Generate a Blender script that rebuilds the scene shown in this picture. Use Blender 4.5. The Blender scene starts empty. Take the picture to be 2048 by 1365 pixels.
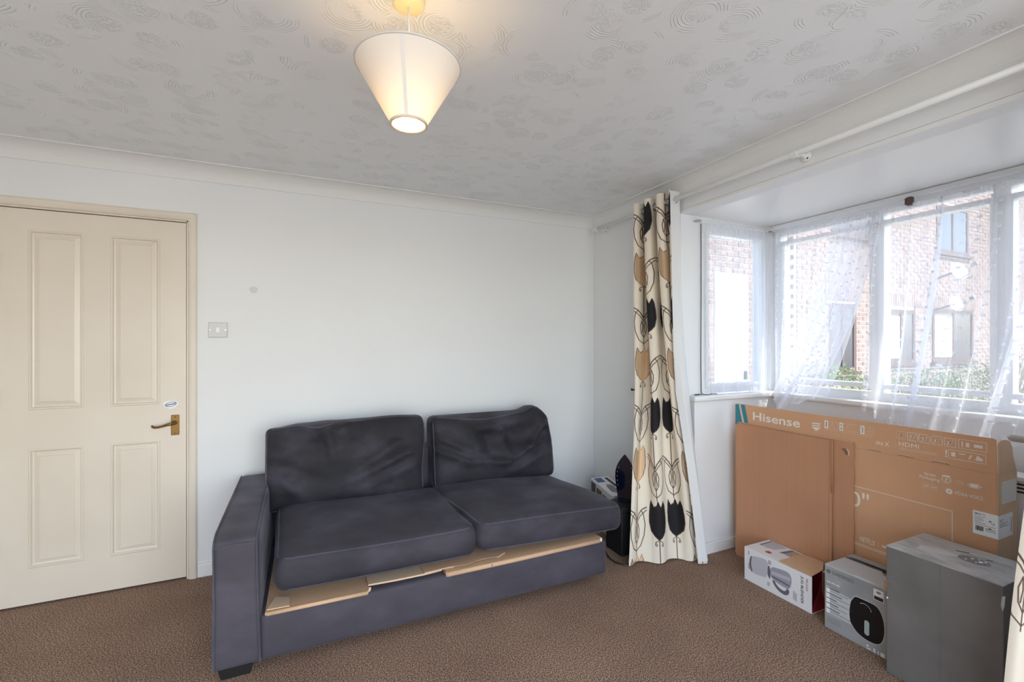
import bpy, bmesh, math, random
import numpy as np
from mathutils import Vector, Matrix
random.seed(7)
rng = np.random.default_rng(7)
S = bpy.context.scene
COL = S.collection

# ------------------------------------------------------------------ camera, world, lights
cam_d = bpy.data.cameras.new('camera'); cam = bpy.data.objects.new('camera', cam_d); COL.objects.link(cam)
cam_d.sensor_width = 36; cam_d.lens = 914.61 / 2048 * 36; cam_d.shift_y = 2.8 / 2048
cam_d.clip_start = .05
cam.location = (-2.134, -3.072, 1.319); cam.rotation_euler = (math.pi / 2, 0, -math.radians(24.678))
S.camera = cam

W = bpy.data.worlds.new('world'); S.world = W; W.use_nodes = True
nt = W.node_tree; bg = nt.nodes['Background']
sky = nt.nodes.new('ShaderNodeTexSky'); sky.sky_type = 'NISHITA'; sky.sun_disc = False
SUN = Vector((.30, -.65, .90)).normalized()
sky.sun_elevation = math.asin(SUN.z); sky.sun_rotation = math.atan2(SUN.x, SUN.y)
sky.air_density = 1.0; sky.dust_density = 1.5
nt.links.new(sky.outputs[0], bg.inputs[0]); bg.inputs[1].default_value = .76

def lamp(name, kind, loc, energy, color=(1, 1, 1), rot=None, **kw):
    d = bpy.data.lights.new(name, kind); d.energy = energy; d.color = color
    for k, v in kw.items(): setattr(d, k, v)
    o = bpy.data.objects.new(name, d); COL.objects.link(o); o.location = loc
    if rot is not None: o.rotation_euler = rot
    return o
lamp('sun', 'SUN', (3, -6, 8), 8.0, (1, .94, .86), (-SUN).to_track_quat('-Z', 'Y').to_euler(), angle=.012)
# added fill light for the room, shining through an opening made for it
lamp('room_fill_light', 'AREA', (-1.9, -4.52, 1.25), 53, (.86, .945, 1.0), (math.radians(90), 0, 0), shape='RECTANGLE', size=2.9, size_y=2.0)
S.view_settings.view_transform = 'Standard'; S.view_settings.look = 'None'
S.view_settings.gamma = 1; S.view_settings.use_curve_mapping = False
S.view_settings.exposure = 0.0
try:
    S.cycles.use_denoising = True
    S.cycles.transparent_max_bounces = 32; S.cycles.max_bounces = 10; S.cycles.diffuse_bounces = 6
    S.cycles.transmission_bounces = 10; S.cycles.sample_clamp_indirect = 6
except Exception: pass

# ------------------------------------------------------------------ helpers
class MB:
    def __init__(s): s.v = []; s.f = []
    def add(s, vs, fs):
        b = len(s.v); s.v += [tuple(map(float, p)) for p in vs]; s.f += [tuple(i + b for i in f) for f in fs]; return s
    def box(s, x0, x1, y0, y1, z0, z1):
        vs = [(x, y, z) for x in (x0, x1) for y in (y0, y1) for z in (z0, z1)]
        return s.add(vs, [(0, 1, 3, 2), (4, 6, 7, 5), (0, 4, 5, 1), (2, 3, 7, 6), (0, 2, 6, 4), (1, 5, 7, 3)])
    def obox(s, c, ex, ey, ez, hx, hy, hz):
        c, ex, ey, ez = map(Vector, (c, ex, ey, ez))
        vs = [c + ex * (a * hx) + ey * (b * hy) + ez * (d * hz) for a in (-1, 1) for b in (-1, 1) for d in (-1, 1)]
        return s.add(vs, [(0, 1, 3, 2), (4, 6, 7, 5), (0, 4, 5, 1), (2, 3, 7, 6), (0, 2, 6, 4), (1, 5, 7, 3)])
    def quad(s, a, b, c, d): return s.add([a, b, c, d], [(0, 1, 2, 3)])
    def tube(s, path, r, n=8, closed=False, caps=True):
        P = [Vector(p) for p in path]; m = len(P); R = r if hasattr(r, '__len__') else [r] * m
        up = Vector((0, 0, 1)); prev = None; vs = []; fs = []
        for i, p in enumerate(P):
            a = P[(i - 1) % m] if (closed or i) else p; c = P[(i + 1) % m] if (closed or i < m - 1) else p
            t = (c - a).normalized()
            if prev is None:
                q = up if abs(t.z) < .9 else Vector((1, 0, 0)); nrm = (q - t * q.dot(t)).normalized()
            else:
                nrm = prev - t * prev.dot(t); nrm = nrm.normalized() if nrm.length > 1e-6 else prev
            prev = nrm; b = t.cross(nrm)
            for k in range(n):
                an = 2 * math.pi * k / n; vs.append(p + (nrm * math.cos(an) + b * math.sin(an)) * R[i])
        for i in range(m if closed else m - 1):
            j = (i + 1) % m
            for k in range(n):
                l = (k + 1) % n; fs.append((i * n + k, i * n + l, j * n + l, j * n + k))
        if caps and not closed:
            fs.append(tuple(range(n))[::-1]); fs.append(tuple((m - 1) * n + k for k in range(n)))
        return s.add(vs, fs)
    def lathe(s, prof, c=(0, 0), n=32, axis='z', cap=True, o=(0, 0, 0)):
        vs = []; fs = []; m = len(prof)
        for r, h in prof:
            for k in range(n):
                a = 2 * math.pi * k / n; vs.append((c[0] + r * math.cos(a), c[1] + r * math.sin(a), h))
        for i in range(m - 1):
            for k in range(n):
                l = (k + 1) % n; fs.append((i * n + k, i * n + l, (i + 1) * n + l, (i + 1) * n + k))
        if cap:
            fs.append(tuple(range(n))[::-1]); fs.append(tuple((m - 1) * n + k for k in range(n)))
        if axis != 'z':
            R = {'y': lambda p: (p[0], p[2], p[1]), 'x': lambda p: (p[2], p[0], p[1])}[axis]; vs = [R(p) for p in vs]
        vs = [(p[0] + o[0], p[1] + o[1], p[2] + o[2]) for p in vs]
        return s.add(vs, fs)
    def prism(s, poly, o, ex, ey, t):
        """extrude 2D polygon; front face at o + t*n with n = ex x ey"""
        o, ex, ey = Vector(o), Vector(ex), Vector(ey); n = ex.cross(ey).normalized(); m = len(poly)
        A = [o + ex * p[0] + ey * p[1] for p in poly]; B = [p + n * t for p in A]
        ar = sum(poly[i][0] * poly[(i + 1) % m][1] - poly[(i + 1) % m][0] * poly[i][1] for i in range(m))
        if ar < 0: A = A[::-1]; B = B[::-1]
        fs = [tuple(range(m))[::-1], tuple(range(m, 2 * m))] + [(i, (i + 1) % m, m + (i + 1) % m, m + i) for i in range(m)]
        return s.add(A + B, fs)
    def mesh(s, name, smooth=False, fix=False, bevel=0, seg=2):
        me = bpy.data.meshes.new(name); me.from_pydata(s.v, [], s.f)
        if fix or bevel:
            b = bmesh.new(); b.from_mesh(me)
            if fix: bmesh.ops.recalc_face_normals(b, faces=b.faces)
            if bevel: bmesh.ops.bevel(b, geom=list(b.edges), offset=bevel, segments=seg, profile=.5, affect='EDGES', clamp_overlap=True)
            b.to_mesh(me); b.free()
        if smooth: me.polygons.foreach_set('use_smooth', [True] * len(me.polygons))
        me.update(); return me

def place(o, parent):
    COL.objects.link(o)
    if parent is not None:
        o.parent = parent
        if parent.type == 'EMPTY': o.matrix_parent_inverse = Matrix.Translation(parent.location).inverted()
def obj(name, mb, mat, parent=None, smooth=False, fix=False, bevel=0, seg=2, label=None, kind=None):
    me = mb.mesh(name, smooth, fix, bevel, seg) if isinstance(mb, MB) else mb
    o = bpy.data.objects.new(name, me); place(o, parent)
    if mat is not None and not me.materials: me.materials.append(mat)
    if smooth and bevel:
        me.set_sharp_from_angle(angle=math.radians(40))
    if label: o['label'] = label
    if kind: o['kind'] = kind
    return o
def tag(o, label, cat, group=None, kind=None):
    o['label'] = label; o['category'] = cat
    if group: o['group'] = group
    if kind: o['kind'] = kind
    return o
def thing(name, label, cat, loc=(0, 0, 0), group=None, kind=None):
    o = bpy.data.objects.new(name, None); o.location = loc; o.empty_display_size = .05; COL.objects.link(o)
    return tag(o, label, cat, group, kind)
def struct(name, mb, mat, label, cat, **kw):
    o = obj(name, mb, mat, None, **kw); return tag(o, label, cat, None, 'structure')

def grid_mesh(name, V, nu, nv, smooth=True):
    """V: (nv,nu,3) array"""
    me = bpy.data.meshes.new(name); idx = np.arange(nu * nv).reshape(nv, nu)
    f = np.stack([idx[:-1, :-1], idx[:-1, 1:], idx[1:, 1:], idx[1:, :-1]], -1).reshape(-1, 4)
    me.vertices.add(nu * nv); me.vertices.foreach_set('co', V.reshape(-1).astype(np.float32))
    me.loops.add(f.size); me.loops.foreach_set('vertex_index', f.reshape(-1).astype(np.int32))
    me.polygons.add(len(f)); me.polygons.foreach_set('loop_start', np.arange(0, f.size, 4, dtype=np.int32))
    if smooth: me.polygons.foreach_set('use_smooth', [True] * len(f))
    me.update(calc_edges=True); return me

def rbox_arrays(h, r, n):
    """rounded box centred at 0: returns verts (N,3) and quads"""
    h = np.array(h, float); vs = []; fs = []; key = {}
    def vid(p):
        k = tuple(np.round(p, 5))
        if k not in key: key[k] = len(vs); vs.append(p)
        return key[k]
    cnt = [max(2, int(round(n * 2 * a))) for a in h]
    def ticks(a, c):
        core = np.linspace(-(a - r), a - r, c + 1); e = r * (1 - np.cos(np.linspace(0, math.pi / 2, 5)))[:-1]
        return np.concatenate([-a + r * (1 - np.cos(np.linspace(0, math.pi / 2, 4)))[:-1], core, (a - r) + r * np.sin(np.linspace(0, math.pi / 2, 4))[1:]])
    T = [ticks(h[i], cnt[i]) for i in range(3)]
    for ax in range(3):
        u, v = (ax + 1) % 3, (ax + 2) % 3
        for sg in (-1, 1):
            ids = np.zeros((len(T[u]), len(T[v])), int)
            for i, a in enumerate(T[u]):
                for j, b in enumerate(T[v]):
                    p = np.zeros(3); p[ax] = sg * h[ax]; p[u] = a; p[v] = b; ids[i, j] = vid(p)
            for i in range(len(T[u]) - 1):
                for j in range(len(T[v]) - 1):
                    q = (ids[i, j], ids[i + 1, j], ids[i + 1, j + 1], ids[i, j + 1]); fs.append(q if sg > 0 else q[::-1])
    V = np.array(vs); core = np.clip(V, -(h - r), h - r); d = V - core; L = np.linalg.norm(d, axis=1, keepdims=True); L[L == 0] = 1
    return core + d / L * np.minimum(r, np.maximum(L, 0)), fs
def rbox(name, c, h, r, n, mat, parent, fn=None, label=None):
    V, fs = rbox_arrays(h, r, n)
    if fn is not None: V = fn(V)
    V = V + np.array(c)
    me = bpy.data.meshes.new(name); me.from_pydata(V.tolist(), [], fs); me.polygons.foreach_set('use_smooth', [True] * len(fs)); me.update()
    return obj(name, me, mat, parent, label=label)

# ------------------------------------------------------------------ materials
def mat(name, base=(.8, .8, .8), rough=.5, metal=0., **kw):
    m = bpy.data.materials.new(name); m.use_nodes = True; b = m.node_tree.nodes['Principled BSDF']
    b.inputs['Base Color'].default_value = (*base, 1); b.inputs['Roughness'].default_value = rough; b.inputs['Metallic'].default_value = metal
    for k, v in kw.items():
        k = k.replace('_', ' ')
        b.inputs[k].default_value = v
    return m
def N(m, t, **kw):
    n = m.node_tree.nodes.new(t)
    for k, v in kw.items():
        if k in n.inputs.keys(): n.inputs[k].default_value = v
        else: setattr(n, k, v)
    return n
def L(m, a, b): m.node_tree.links.new(a, b)
def pos(m, scale=None):
    g = N(m, 'ShaderNodeNewGeometry')
    if scale is None: return g.outputs['Position']
    mp = N(m, 'ShaderNodeMapping'); mp.inputs['Scale'].default_value = scale; L(m, g.outputs['Position'], mp.inputs[0]); return mp.outputs[0]
def noise(m, src, scale, detail=3, rough=.5):
    n = N(m, 'ShaderNodeTexNoise'); n.inputs['Scale'].default_value = scale; n.inputs['Detail'].default_value = detail; n.inputs['Roughness'].default_value = rough
    L(m, src, n.inputs['Vector']); return n.outputs['Fac']
def ramp(m, src, stops):
    r = N(m, 'ShaderNodeValToRGB'); e = r.color_ramp.elements
    while len(e) < len(stops): e.new(.5)
    for i, (p, c) in enumerate(stops): e[i].position = p; e[i].color = (*c, 1) if len(c) == 3 else c
    L(m, src, r.inputs[0]); return r.outputs[0]
def math_n(m, op, a, b=None, c=None):
    n = N(m, 'ShaderNodeMath'); n.operation = op
    for i, x in enumerate((a, b, c)):
        if x is None: continue
        if isinstance(x, (int, float)): n.inputs[i].default_value = x
        else: L(m, x, n.inputs[i])
    return n.outputs[0]
def bump(m, h, strength=.3, dist=.01):
    b = N(m, 'ShaderNodeBump'); b.inputs['Strength'].default_value = strength; b.inputs['Distance'].default_value = dist
    L(m, h, b.inputs['Height']); L(m, b.outputs[0], m.node_tree.nodes['Principled BSDF'].inputs['Normal']); return b
def bc(m, src): L(m, src, m.node_tree.nodes['Principled BSDF'].inputs['Base Color'])

M = {}
def wallmat(name, c):
    m = mat(name, c, .62); p = pos(m); bump(m, noise(m, p, 160, 2), .06, .002)
    k = noise(m, p, 1.3, 4)
    bc(m, ramp(m, k, [(.3, tuple(x * .965 for x in c)), (.7, c)])); return m
M['wall'] = wallmat('wall_paint', (.79, .80, .80))
M['white'] = mat('white_gloss_paint', (.80, .80, .78), .3)
M['coving'] = mat('coving_paint', (.77, .77, .75), .6)
M['upvc'] = mat('upvc', (.82, .84, .86), .25)
# artex ceiling
m = mat('artex_ceiling', (.80, .825, .835), .5); p = pos(m)
dn = N(m, 'ShaderNodeTexNoise'); dn.inputs['Scale'].default_value = 9; dn.inputs['Detail'].default_value = 1; L(m, p, dn.inputs['Vector'])
mx = N(m, 'ShaderNodeVectorMath'); mx.operation = 'SCALE'; L(m, dn.outputs['Color'], mx.inputs[0]); mx.inputs['Scale'].default_value = .022
ad = N(m, 'ShaderNodeVectorMath'); ad.operation = 'ADD'; L(m, p, ad.inputs[0]); L(m, mx.outputs[0], ad.inputs[1])
vo = N(m, 'ShaderNodeTexVoronoi'); vo.voronoi_dimensions = '2D'; vo.inputs['Scale'].default_value = 6.2; vo.inputs['Randomness'].default_value = .75; L(m, ad.outputs[0], vo.inputs['Vector'])
d = vo.outputs['Distance']
ring = math_n(m, 'SINE', math_n(m, 'MULTIPLY', d, 98.0))
ring = math_n(m, 'POWER', math_n(m, 'MAXIMUM', ring, 0.0), 4.0)
zone = ramp(m, d, [(.0, (0, 0, 0)), (.22, (0, 0, 0)), (.3, (1, 1, 1)), (.5, (1, 1, 1)), (.56, (0, 0, 0))])
arcm = ramp(m, noise(m, p, 12.0, 1), [(.535, (0, 0, 0)), (.60, (1, 1, 1))])
arcs = math_n(m, 'MULTIPLY', math_n(m, 'MULTIPLY', ring, zone), arcm)
sc = noise(m, p, 75, 2, .6)
scr = ramp(m, sc, [(.45, (0, 0, 0)), (.5, (1, 1, 1)), (.55, (0, 0, 0))])
cen = ramp(m, d, [(.0, (1, 1, 1)), (.2, (1, 1, 1)), (.28, (0, 0, 0))])
cm = ramp(m, noise(m, p, 4.0, 1), [(.42, (0, 0, 0)), (.5, (1, 1, 1))])
scr = math_n(m, 'MULTIPLY', math_n(m, 'MULTIPLY', scr, cen), cm)
h = math_n(m, 'ADD', arcs, scr); h = math_n(m, 'ADD', h, math_n(m, 'MULTIPLY', noise(m, p, 14, 3), .3))
bump(m, h, .55, .007); M['ceiling'] = m
# carpet
m = mat('brown_carpet', (.16, .09, .06), .95); p = pos(m)
n1 = noise(m, p, 190, 3, .72); n2 = noise(m, p, 2.2, 4, .6); n3 = noise(m, p, 420, 2)
c1 = ramp(m, n1, [(.39, (.085, .047, .031)), (.5, (.32, .195, .130)), (.61, (.74, .53, .39))])
mixn = N(m, 'ShaderNodeMixRGB'); mixn.blend_type = 'MULTIPLY'; mixn.inputs[0].default_value = 1
L(m, c1, mixn.inputs[1]); L(m, ramp(m, n2, [(.3, (.80, .76, .74)), (.7, (1.05, 1.03, 1.0))]), mixn.inputs[2]); bc(m, mixn.outputs[0])
bump(m, math_n(m, 'ADD', n1, math_n(m, 'MULTIPLY', n3, .6)), .75, .012); M['carpet'] = m
m = mat('cream_door_paint', (.80, .70, .57), .32); p = pos(m); k = noise(m, p, 2.0, 3)
bc(m, ramp(m, k, [(.3, (.70, .625, .52)), (.7, (.76, .69, .59))])); M['door'] = m
M['dark'] = mat('dark_gap', (.02, .018, .016), .9)
M['brass'] = mat('aged_brass', (.26, .155, .055), .34, 1.0)
M['plastic'] = mat('white_plastic', (.82, .82, .81), .3)
M['switch'] = mat('switch_plastic', (.62, .615, .605), .35)
M['blue'] = mat('sticker_blue', (.03, .08, .25), .4)
M['chrome'] = mat('brushed_steel', (.5, .5, .5), .25, 1.0)
# velvet
def velvet(name, base, tint, sh=1., lo=.8, hi=1.3):
    m = mat(name, base, .75); b = m.node_tree.nodes['Principled BSDF']
    b.inputs['Sheen Roughness'].default_value = .45; b.inputs['Sheen Tint'].default_value = (*tint, 1)
    p = pos(m); n1 = noise(m, pos(m, (1, 1, 1.6)), 4.5, 4, .55); n2 = noise(m, p, 260, 2)
    bc(m, ramp(m, n1, [(.32, tuple(x * lo for x in base)), (.5, base), (.68, tuple(x * hi for x in base))]))
    L(m, ramp(m, n1, [(.3, (.10 * sh,) * 3), (.7, (.30 * sh,) * 3)]), b.inputs['Sheen Weight'])
    bump(m, n2, .12, .002); return m
M['velvet'] = velvet('slate_velvet', (.057, .050, .064), (.55, .55, .66))
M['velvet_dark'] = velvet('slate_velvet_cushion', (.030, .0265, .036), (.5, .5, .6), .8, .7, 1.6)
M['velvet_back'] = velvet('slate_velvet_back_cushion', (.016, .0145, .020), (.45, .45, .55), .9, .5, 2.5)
M['piping'] = velvet('slate_velvet_piping', (.060, .059, .075), (.75, .75, .85))
M['foot'] = mat('black_wood', (.015, .014, .014), .5)
# cardboard
def cardboard(name, c, axis_scale, rough=.75, lo=.965, hi=1.02):
    m = mat(name, c, rough); n1 = noise(m, pos(m, axis_scale), 1, 2); n2 = noise(m, pos(m), 3, 3)
    mixn = N(m, 'ShaderNodeMixRGB'); mixn.blend_type = 'MULTIPLY'; mixn.inputs[0].default_value = 1
    L(m, ramp(m, n1, [(.3, tuple(x * lo for x in c)), (.7, tuple(x * hi for x in c))]), mixn.inputs[1])
    L(m, ramp(m, n2, [(.3, (.93, .91, .89)), (.7, (1.03, 1.02, 1.0))]), mixn.inputs[2]); bc(m, mixn.outputs[0])
    bump(m, n1, .12, .002); return m
M['card_tv'] = cardboard('kraft_tv_box', (.66, .375, .215), (2, 90, 2), .75, .988, 1.008)
M['card_brown'] = cardboard('kraft_sheet', (.54, .275, .155), (2, 110, 2))
M['card_side'] = cardboard('kraft_pale', (.66, .46, .29), (60, 3, 3))
M['card_in'] = cardboard('kraft_inside', (.64, .42, .26), (60, 60, 3))
M['card_cut'] = mat('cardboard_cut_edge', (.66, .48, .32), .8)
M['print_white'] = mat('white_ink', (.82, .75, .65), .6)
M['print_pale'] = mat('pale_ink', (.68, .53, .38), .6)
M['teal'] = mat('teal_ink', (.03, .22, .27), .55)
M['paper'] = mat('paper_label', (.85, .85, .85), .5)
M['ink'] = mat('black_ink', (.02, .02, .022), .5)
M['ink_grey'] = mat('grey_ink', (.22, .22, .25), .5)
M['box_white'] = mat('glossy_white_card', (.80, .80, .81), .35)
M['red'] = mat('red_card', (.30, .02, .03), .6)
M['jug_grey'] = mat('printed_grey', (.36, .35, .42), .45)
M['jug_dark'] = mat('printed_dark_grey', (.15, .145, .18), .45)
M['jug_light'] = mat('printed_light_grey', (.52, .51, .57), .45)
M['ink_red'] = mat('red_ink', (.45, .03, .05), .5)
M['orange'] = mat('orange_ink', (.62, .34, .10), .5)
# silver fryer box: printed gradient is part of the print
m = mat('silver_card', (.36, .37, .38), .33, .15); n1 = noise(m, pos(m), 4.5, 2)
bc(m, ramp(m, n1, [(.3, (.30, .31, .32)), (.7, (.48, .49, .50))])); M['silver'] = m
M['silver_pale'] = mat('silver_pale_ink', (.52, .53, .54), .4)
M['silver_dark'] = mat('silver_dark_ink', (.20, .205, .21), .35, .3)
M['fryer'] = mat('fryer_black', (.008, .008, .009), .25)
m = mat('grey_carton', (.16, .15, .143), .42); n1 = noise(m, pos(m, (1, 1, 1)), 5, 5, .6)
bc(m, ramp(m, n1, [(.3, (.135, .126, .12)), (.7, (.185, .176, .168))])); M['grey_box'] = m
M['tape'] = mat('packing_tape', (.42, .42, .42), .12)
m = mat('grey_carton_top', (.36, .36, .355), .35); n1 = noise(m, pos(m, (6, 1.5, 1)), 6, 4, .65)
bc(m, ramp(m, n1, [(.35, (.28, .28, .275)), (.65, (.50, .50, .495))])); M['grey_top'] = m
M['torn'] = mat('torn_card', (.22, .14, .08), .9)
M['iron'] = mat('navy_gloss', (.003, .0035, .012), .07)
M['black'] = mat('black_matt', (.006, .006, .007), .6)
M['rubber'] = mat('black_cable_rubber', (.02, .018, .018), .5)
M['radiator'] = mat('radiator_enamel', (.78, .78, .77), .3)
M['grey_bar'] = mat('grey_vinyl', (.42, .41, .38), .4)
# outside
M['mortar'] = mat('mortar', (.86, .80, .74), .9)
M['brick'] = mat('red_brick', (.36, .20, .15), .85); n1 = noise(M['brick'], pos(M['brick']), 9, 3)
bc(M['brick'], ramp(M['brick'], n1, [(.3, (.21, .15, .132)), (.7, (.32, .25, .222))]))
M['frame_brown'] = mat('brown_window_frame', (.10, .055, .045), .5)
M['dish'] = mat('dish_grey_white', (.55, .55, .54), .5)
M['ground'] = mat('paving', (.42, .40, .37), .9)
M['lawn'] = mat('grass_green', (.12, .20, .06), .9)
M['leaf'] = mat('shrub_leaf', (.15, .24, .09), .55)
M['stem'] = mat('shrub_stem', (.12, .07, .04), .8)
def glassmat(name, tint, refl=.06):
    m = bpy.data.materials.new(name); m.use_nodes = True; t = m.node_tree; t.nodes.remove(t.nodes['Principled BSDF'])
    a = N(m, 'ShaderNodeBsdfTransparent'); a.inputs[0].default_value = (*tint, 1); g = N(m, 'ShaderNodeBsdfGlossy'); g.inputs['Roughness'].default_value = .02
    mx = N(m, 'ShaderNodeMixShader'); mx.inputs[0].default_value = refl; L(m, a.outputs[0], mx.inputs[1]); L(m, g.outputs[0], mx.inputs[2]); L(m, mx.outputs[0], t.nodes['Material Output'].inputs[0]); return m
M['glass'] = glassmat('window_glass', (.94, .96, .96))
M['pane_dark'] = mat('dark_window_pane', (.05, .055, .075), .08)
def sheermat(name, fac, c=(.92, .93, .97)):
    m = bpy.data.materials.new(name); m.use_nodes = True; t = m.node_tree; t.nodes.remove(t.nodes['Principled BSDF'])
    a = N(m, 'ShaderNodeBsdfTransparent'); a.inputs[0].default_value = (1, 1, 1, 1)
    tr = N(m, 'ShaderNodeBsdfTranslucent'); tr.inputs[0].default_value = (*c, 1); df = N(m, 'ShaderNodeBsdfDiffuse'); df.inputs[0].default_value = (*c, 1)
    m1 = N(m, 'ShaderNodeMixShader'); m1.inputs[0].default_value = .38; L(m, tr.outputs[0], m1.inputs[1]); L(m, df.outputs[0], m1.inputs[2])
    m2 = N(m, 'ShaderNodeMixShader'); m2.inputs[0].default_value = fac; L(m, a.outputs[0], m2.inputs[1]); L(m, m1.outputs[0], m2.inputs[2])
    L(m, m2.outputs[0], t.nodes['Material Output'].inputs[0]); return m
M['sheer'] = sheermat('white_voile', .40)
M['tuft'] = sheermat('voile_tuft', .72)
def transl(name, c, k, ct=None):
    m = bpy.data.materials.new(name); m.use_nodes = True; t = m.node_tree; t.nodes.remove(t.nodes['Principled BSDF'])
    tr = N(m, 'ShaderNodeBsdfTranslucent'); tr.inputs[0].default_value = (*(ct or c), 1); df = N(m, 'ShaderNodeBsdfDiffuse'); df.inputs[0].default_value = (*c, 1)
    m1 = N(m, 'ShaderNodeMixShader'); m1.inputs[0].default_value = k; L(m, df.outputs[0], m1.inputs[1]); L(m, tr.outputs[0], m1.inputs[2]); L(m, m1.outputs[0], t.nodes['Material Output'].inputs[0]); return m
M['shade'] = transl('lampshade_fabric', (.80, .78, .74), .15, (.86, .74, .54))
M['lining'] = transl('curtain_lining', (.84, .84, .83), .15)
m = mat('printed_curtain', (.8, .75, .65), .8); at = N(m, 'ShaderNodeVertexColor'); at.layer_name = 'print'; bc(m, at.outputs[0]); M['curtain'] = m
def emis(name, c, s):
    m = mat(name, c, .5); b = m.node_tree.nodes['Principled BSDF']; b.inputs['Emission Color'].default_value = (*c, 1); b.inputs['Emission Strength'].default_value = s; return m
M['bulb'] = emis('lit_bulb', (1, .88, .68), 7)

# text as thin printed geometry
def text(name, body, mtl, parent, o, ex, ey, width=None, height=None, bold=0., t=.0006, align='LEFT', shear=0., spacing=1.0):
    cu = bpy.data.curves.new(name, 'FONT'); cu.body = body; cu.size = 1; cu.offset = bold; cu.shear = shear; cu.space_character = spacing; cu.resolution_u = 3
    tmp = bpy.data.objects.new(name, cu); COL.objects.link(tmp)
    dg = bpy.context.evaluated_depsgraph_get(); me = bpy.data.meshes.new_from_object(tmp.evaluated_get(dg))
    bpy.data.objects.remove(tmp); bpy.data.curves.remove(cu)
    n = len(me.vertices); co = np.zeros(n * 3); me.vertices.foreach_get('co', co); co = co.reshape(-1, 3)
    mn, mx_ = co.min(0), co.max(0); sx = width / (mx_[0] - mn[0]) if width else None; sy = height / (mx_[1] - mn[1]) if height else None
    sx = sx or sy; sy = sy or sx
    o, ex, ey = np.array(o, float), np.array(ex, float), np.array(ey, float); nn = np.cross(ex, ey)
    w = o + np.outer((co[:, 0] - mn[0]) * sx, ex) + np.outer((co[:, 1] - mn[1]) * sy, ey) + nn * t
    me.vertices.foreach_set('co', w.reshape(-1)); me.update(); me.materials.clear(); me.materials.append(mtl)
    return obj(name, me, None, parent)
# ------------------------------------------------------------------ room shell
H = 2.31; WZ = M['wall']
BY0, BY1 = -.93, -2.72          # bay opening along the right wall
BX = .83                        # inner face of the bay front frame
LINT = 2.118
fl = MB().box(-4.0, .92, -4.5, .12, -.08, 0); struct('floor', fl, M['carpet'], 'brown twist pile carpet covering the whole floor', 'carpet')
struct('ceiling', MB().box(-4.0, .1, -4.5, .12, H, H + .1), M['ceiling'], 'white ceiling with swirled plaster texture', 'ceiling')
# back wall with door recess
DX0, DX1, DT = -3.482, -2.721, 1.985
mb = MB(); mb.box(-4.0, DX0 - .02, 0, .12, 0, H); mb.box(DX1 + .02, .1, 0, .12, 0, H); mb.box(DX0 - .02, DX1 + .02, 0, .12, DT + .02, H); mb.box(DX0 - .02, DX1 + .02, .07, .12, 0, DT + .02)
wb = struct('wall_back', mb, WZ, 'plain white wall behind the sofa and door', 'wall')
sp = MB(); sp.prism([(.022 * math.cos(a) * (1 + .1 * math.sin(3 * a)), .02 * math.sin(a)) for a in np.linspace(0, 2 * math.pi, 16, endpoint=False)], (-2.392, -.0002, 1.628), (1, 0, 0), (0, 0, 1), .0006)
obj('filler_patch', sp, mat('filler', (.66, .66, .64), .8), wb, label='round pale grey filler patch')
mb = MB(); mb.box(0, .1, BY0, 0, 0, H); mb.box(0, .1, BY1, BY0, LINT, H); mb.box(0, .1, -4.5, BY1, 0, H)
struct('wall_right', mb, WZ, 'white wall beside and above the bay window opening', 'wall')
mb = MB(); mb.box(-.007, 0, BY1 + .0, BY0 - .0, LINT, LINT + .016); mb.box(-.004, 0, BY1, BY0, LINT + .020, LINT + .024)
struct('trim_1', mb, M['white'], 'narrow white bead along the bottom of the bay lintel', 'trim')
struct('wall_left', MB().box(-4.1, -4.0, -4.5, .12, 0, H), WZ, 'white side wall out of view on the left', 'wall')
mb = MB(); mb.box(-4.1, -3.4, -4.5, -4.4, 0, H); mb.box(-.4, .1, -4.5, -4.4, 0, H); mb.box(-3.4, -.4, -4.5, -4.4, 2.2, H); mb.box(-3.4, -.4, -4.5, -4.4, 0, .15)
struct('wall_front', mb, WZ, 'white wall behind the camera with an opening added for fill light', 'wall')  # opening in this unseen wall is added to let the fill light in
# bay
mb = MB()
mb.box(.1, .19, BY0, BY0 + .1, 0, LINT)           # reveal left of side window
mb.box(.1, .92, BY0, BY0 + .1, 0, .97); mb.box(.19, .92, BY0, BY0 + .1, 2.09, LINT)
mb.box(.06, .80, -.985, BY0, 0, .952)             # proud panel below the side sill
struct('wall_bay_side', mb, WZ, 'white narrow wall under the side pane of the bay', 'wall')
mb = MB(); mb.box(.775, .92, BY1, BY0, 0, .955); struct('wall_bay_front', mb, WZ, 'white wall below the long bay window', 'wall')
struct('wall_bay_right', MB().box(.1, .92, BY1 - .1, BY1, 0, LINT), WZ, 'white return wall closing the bay at right', 'wall')
struct('ceiling_bay', MB().box(.1, 1.02, BY1 - .1, BY0 + .1, LINT, LINT + .12), M['white'], 'smooth white ceiling of the bay', 'ceiling')
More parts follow.
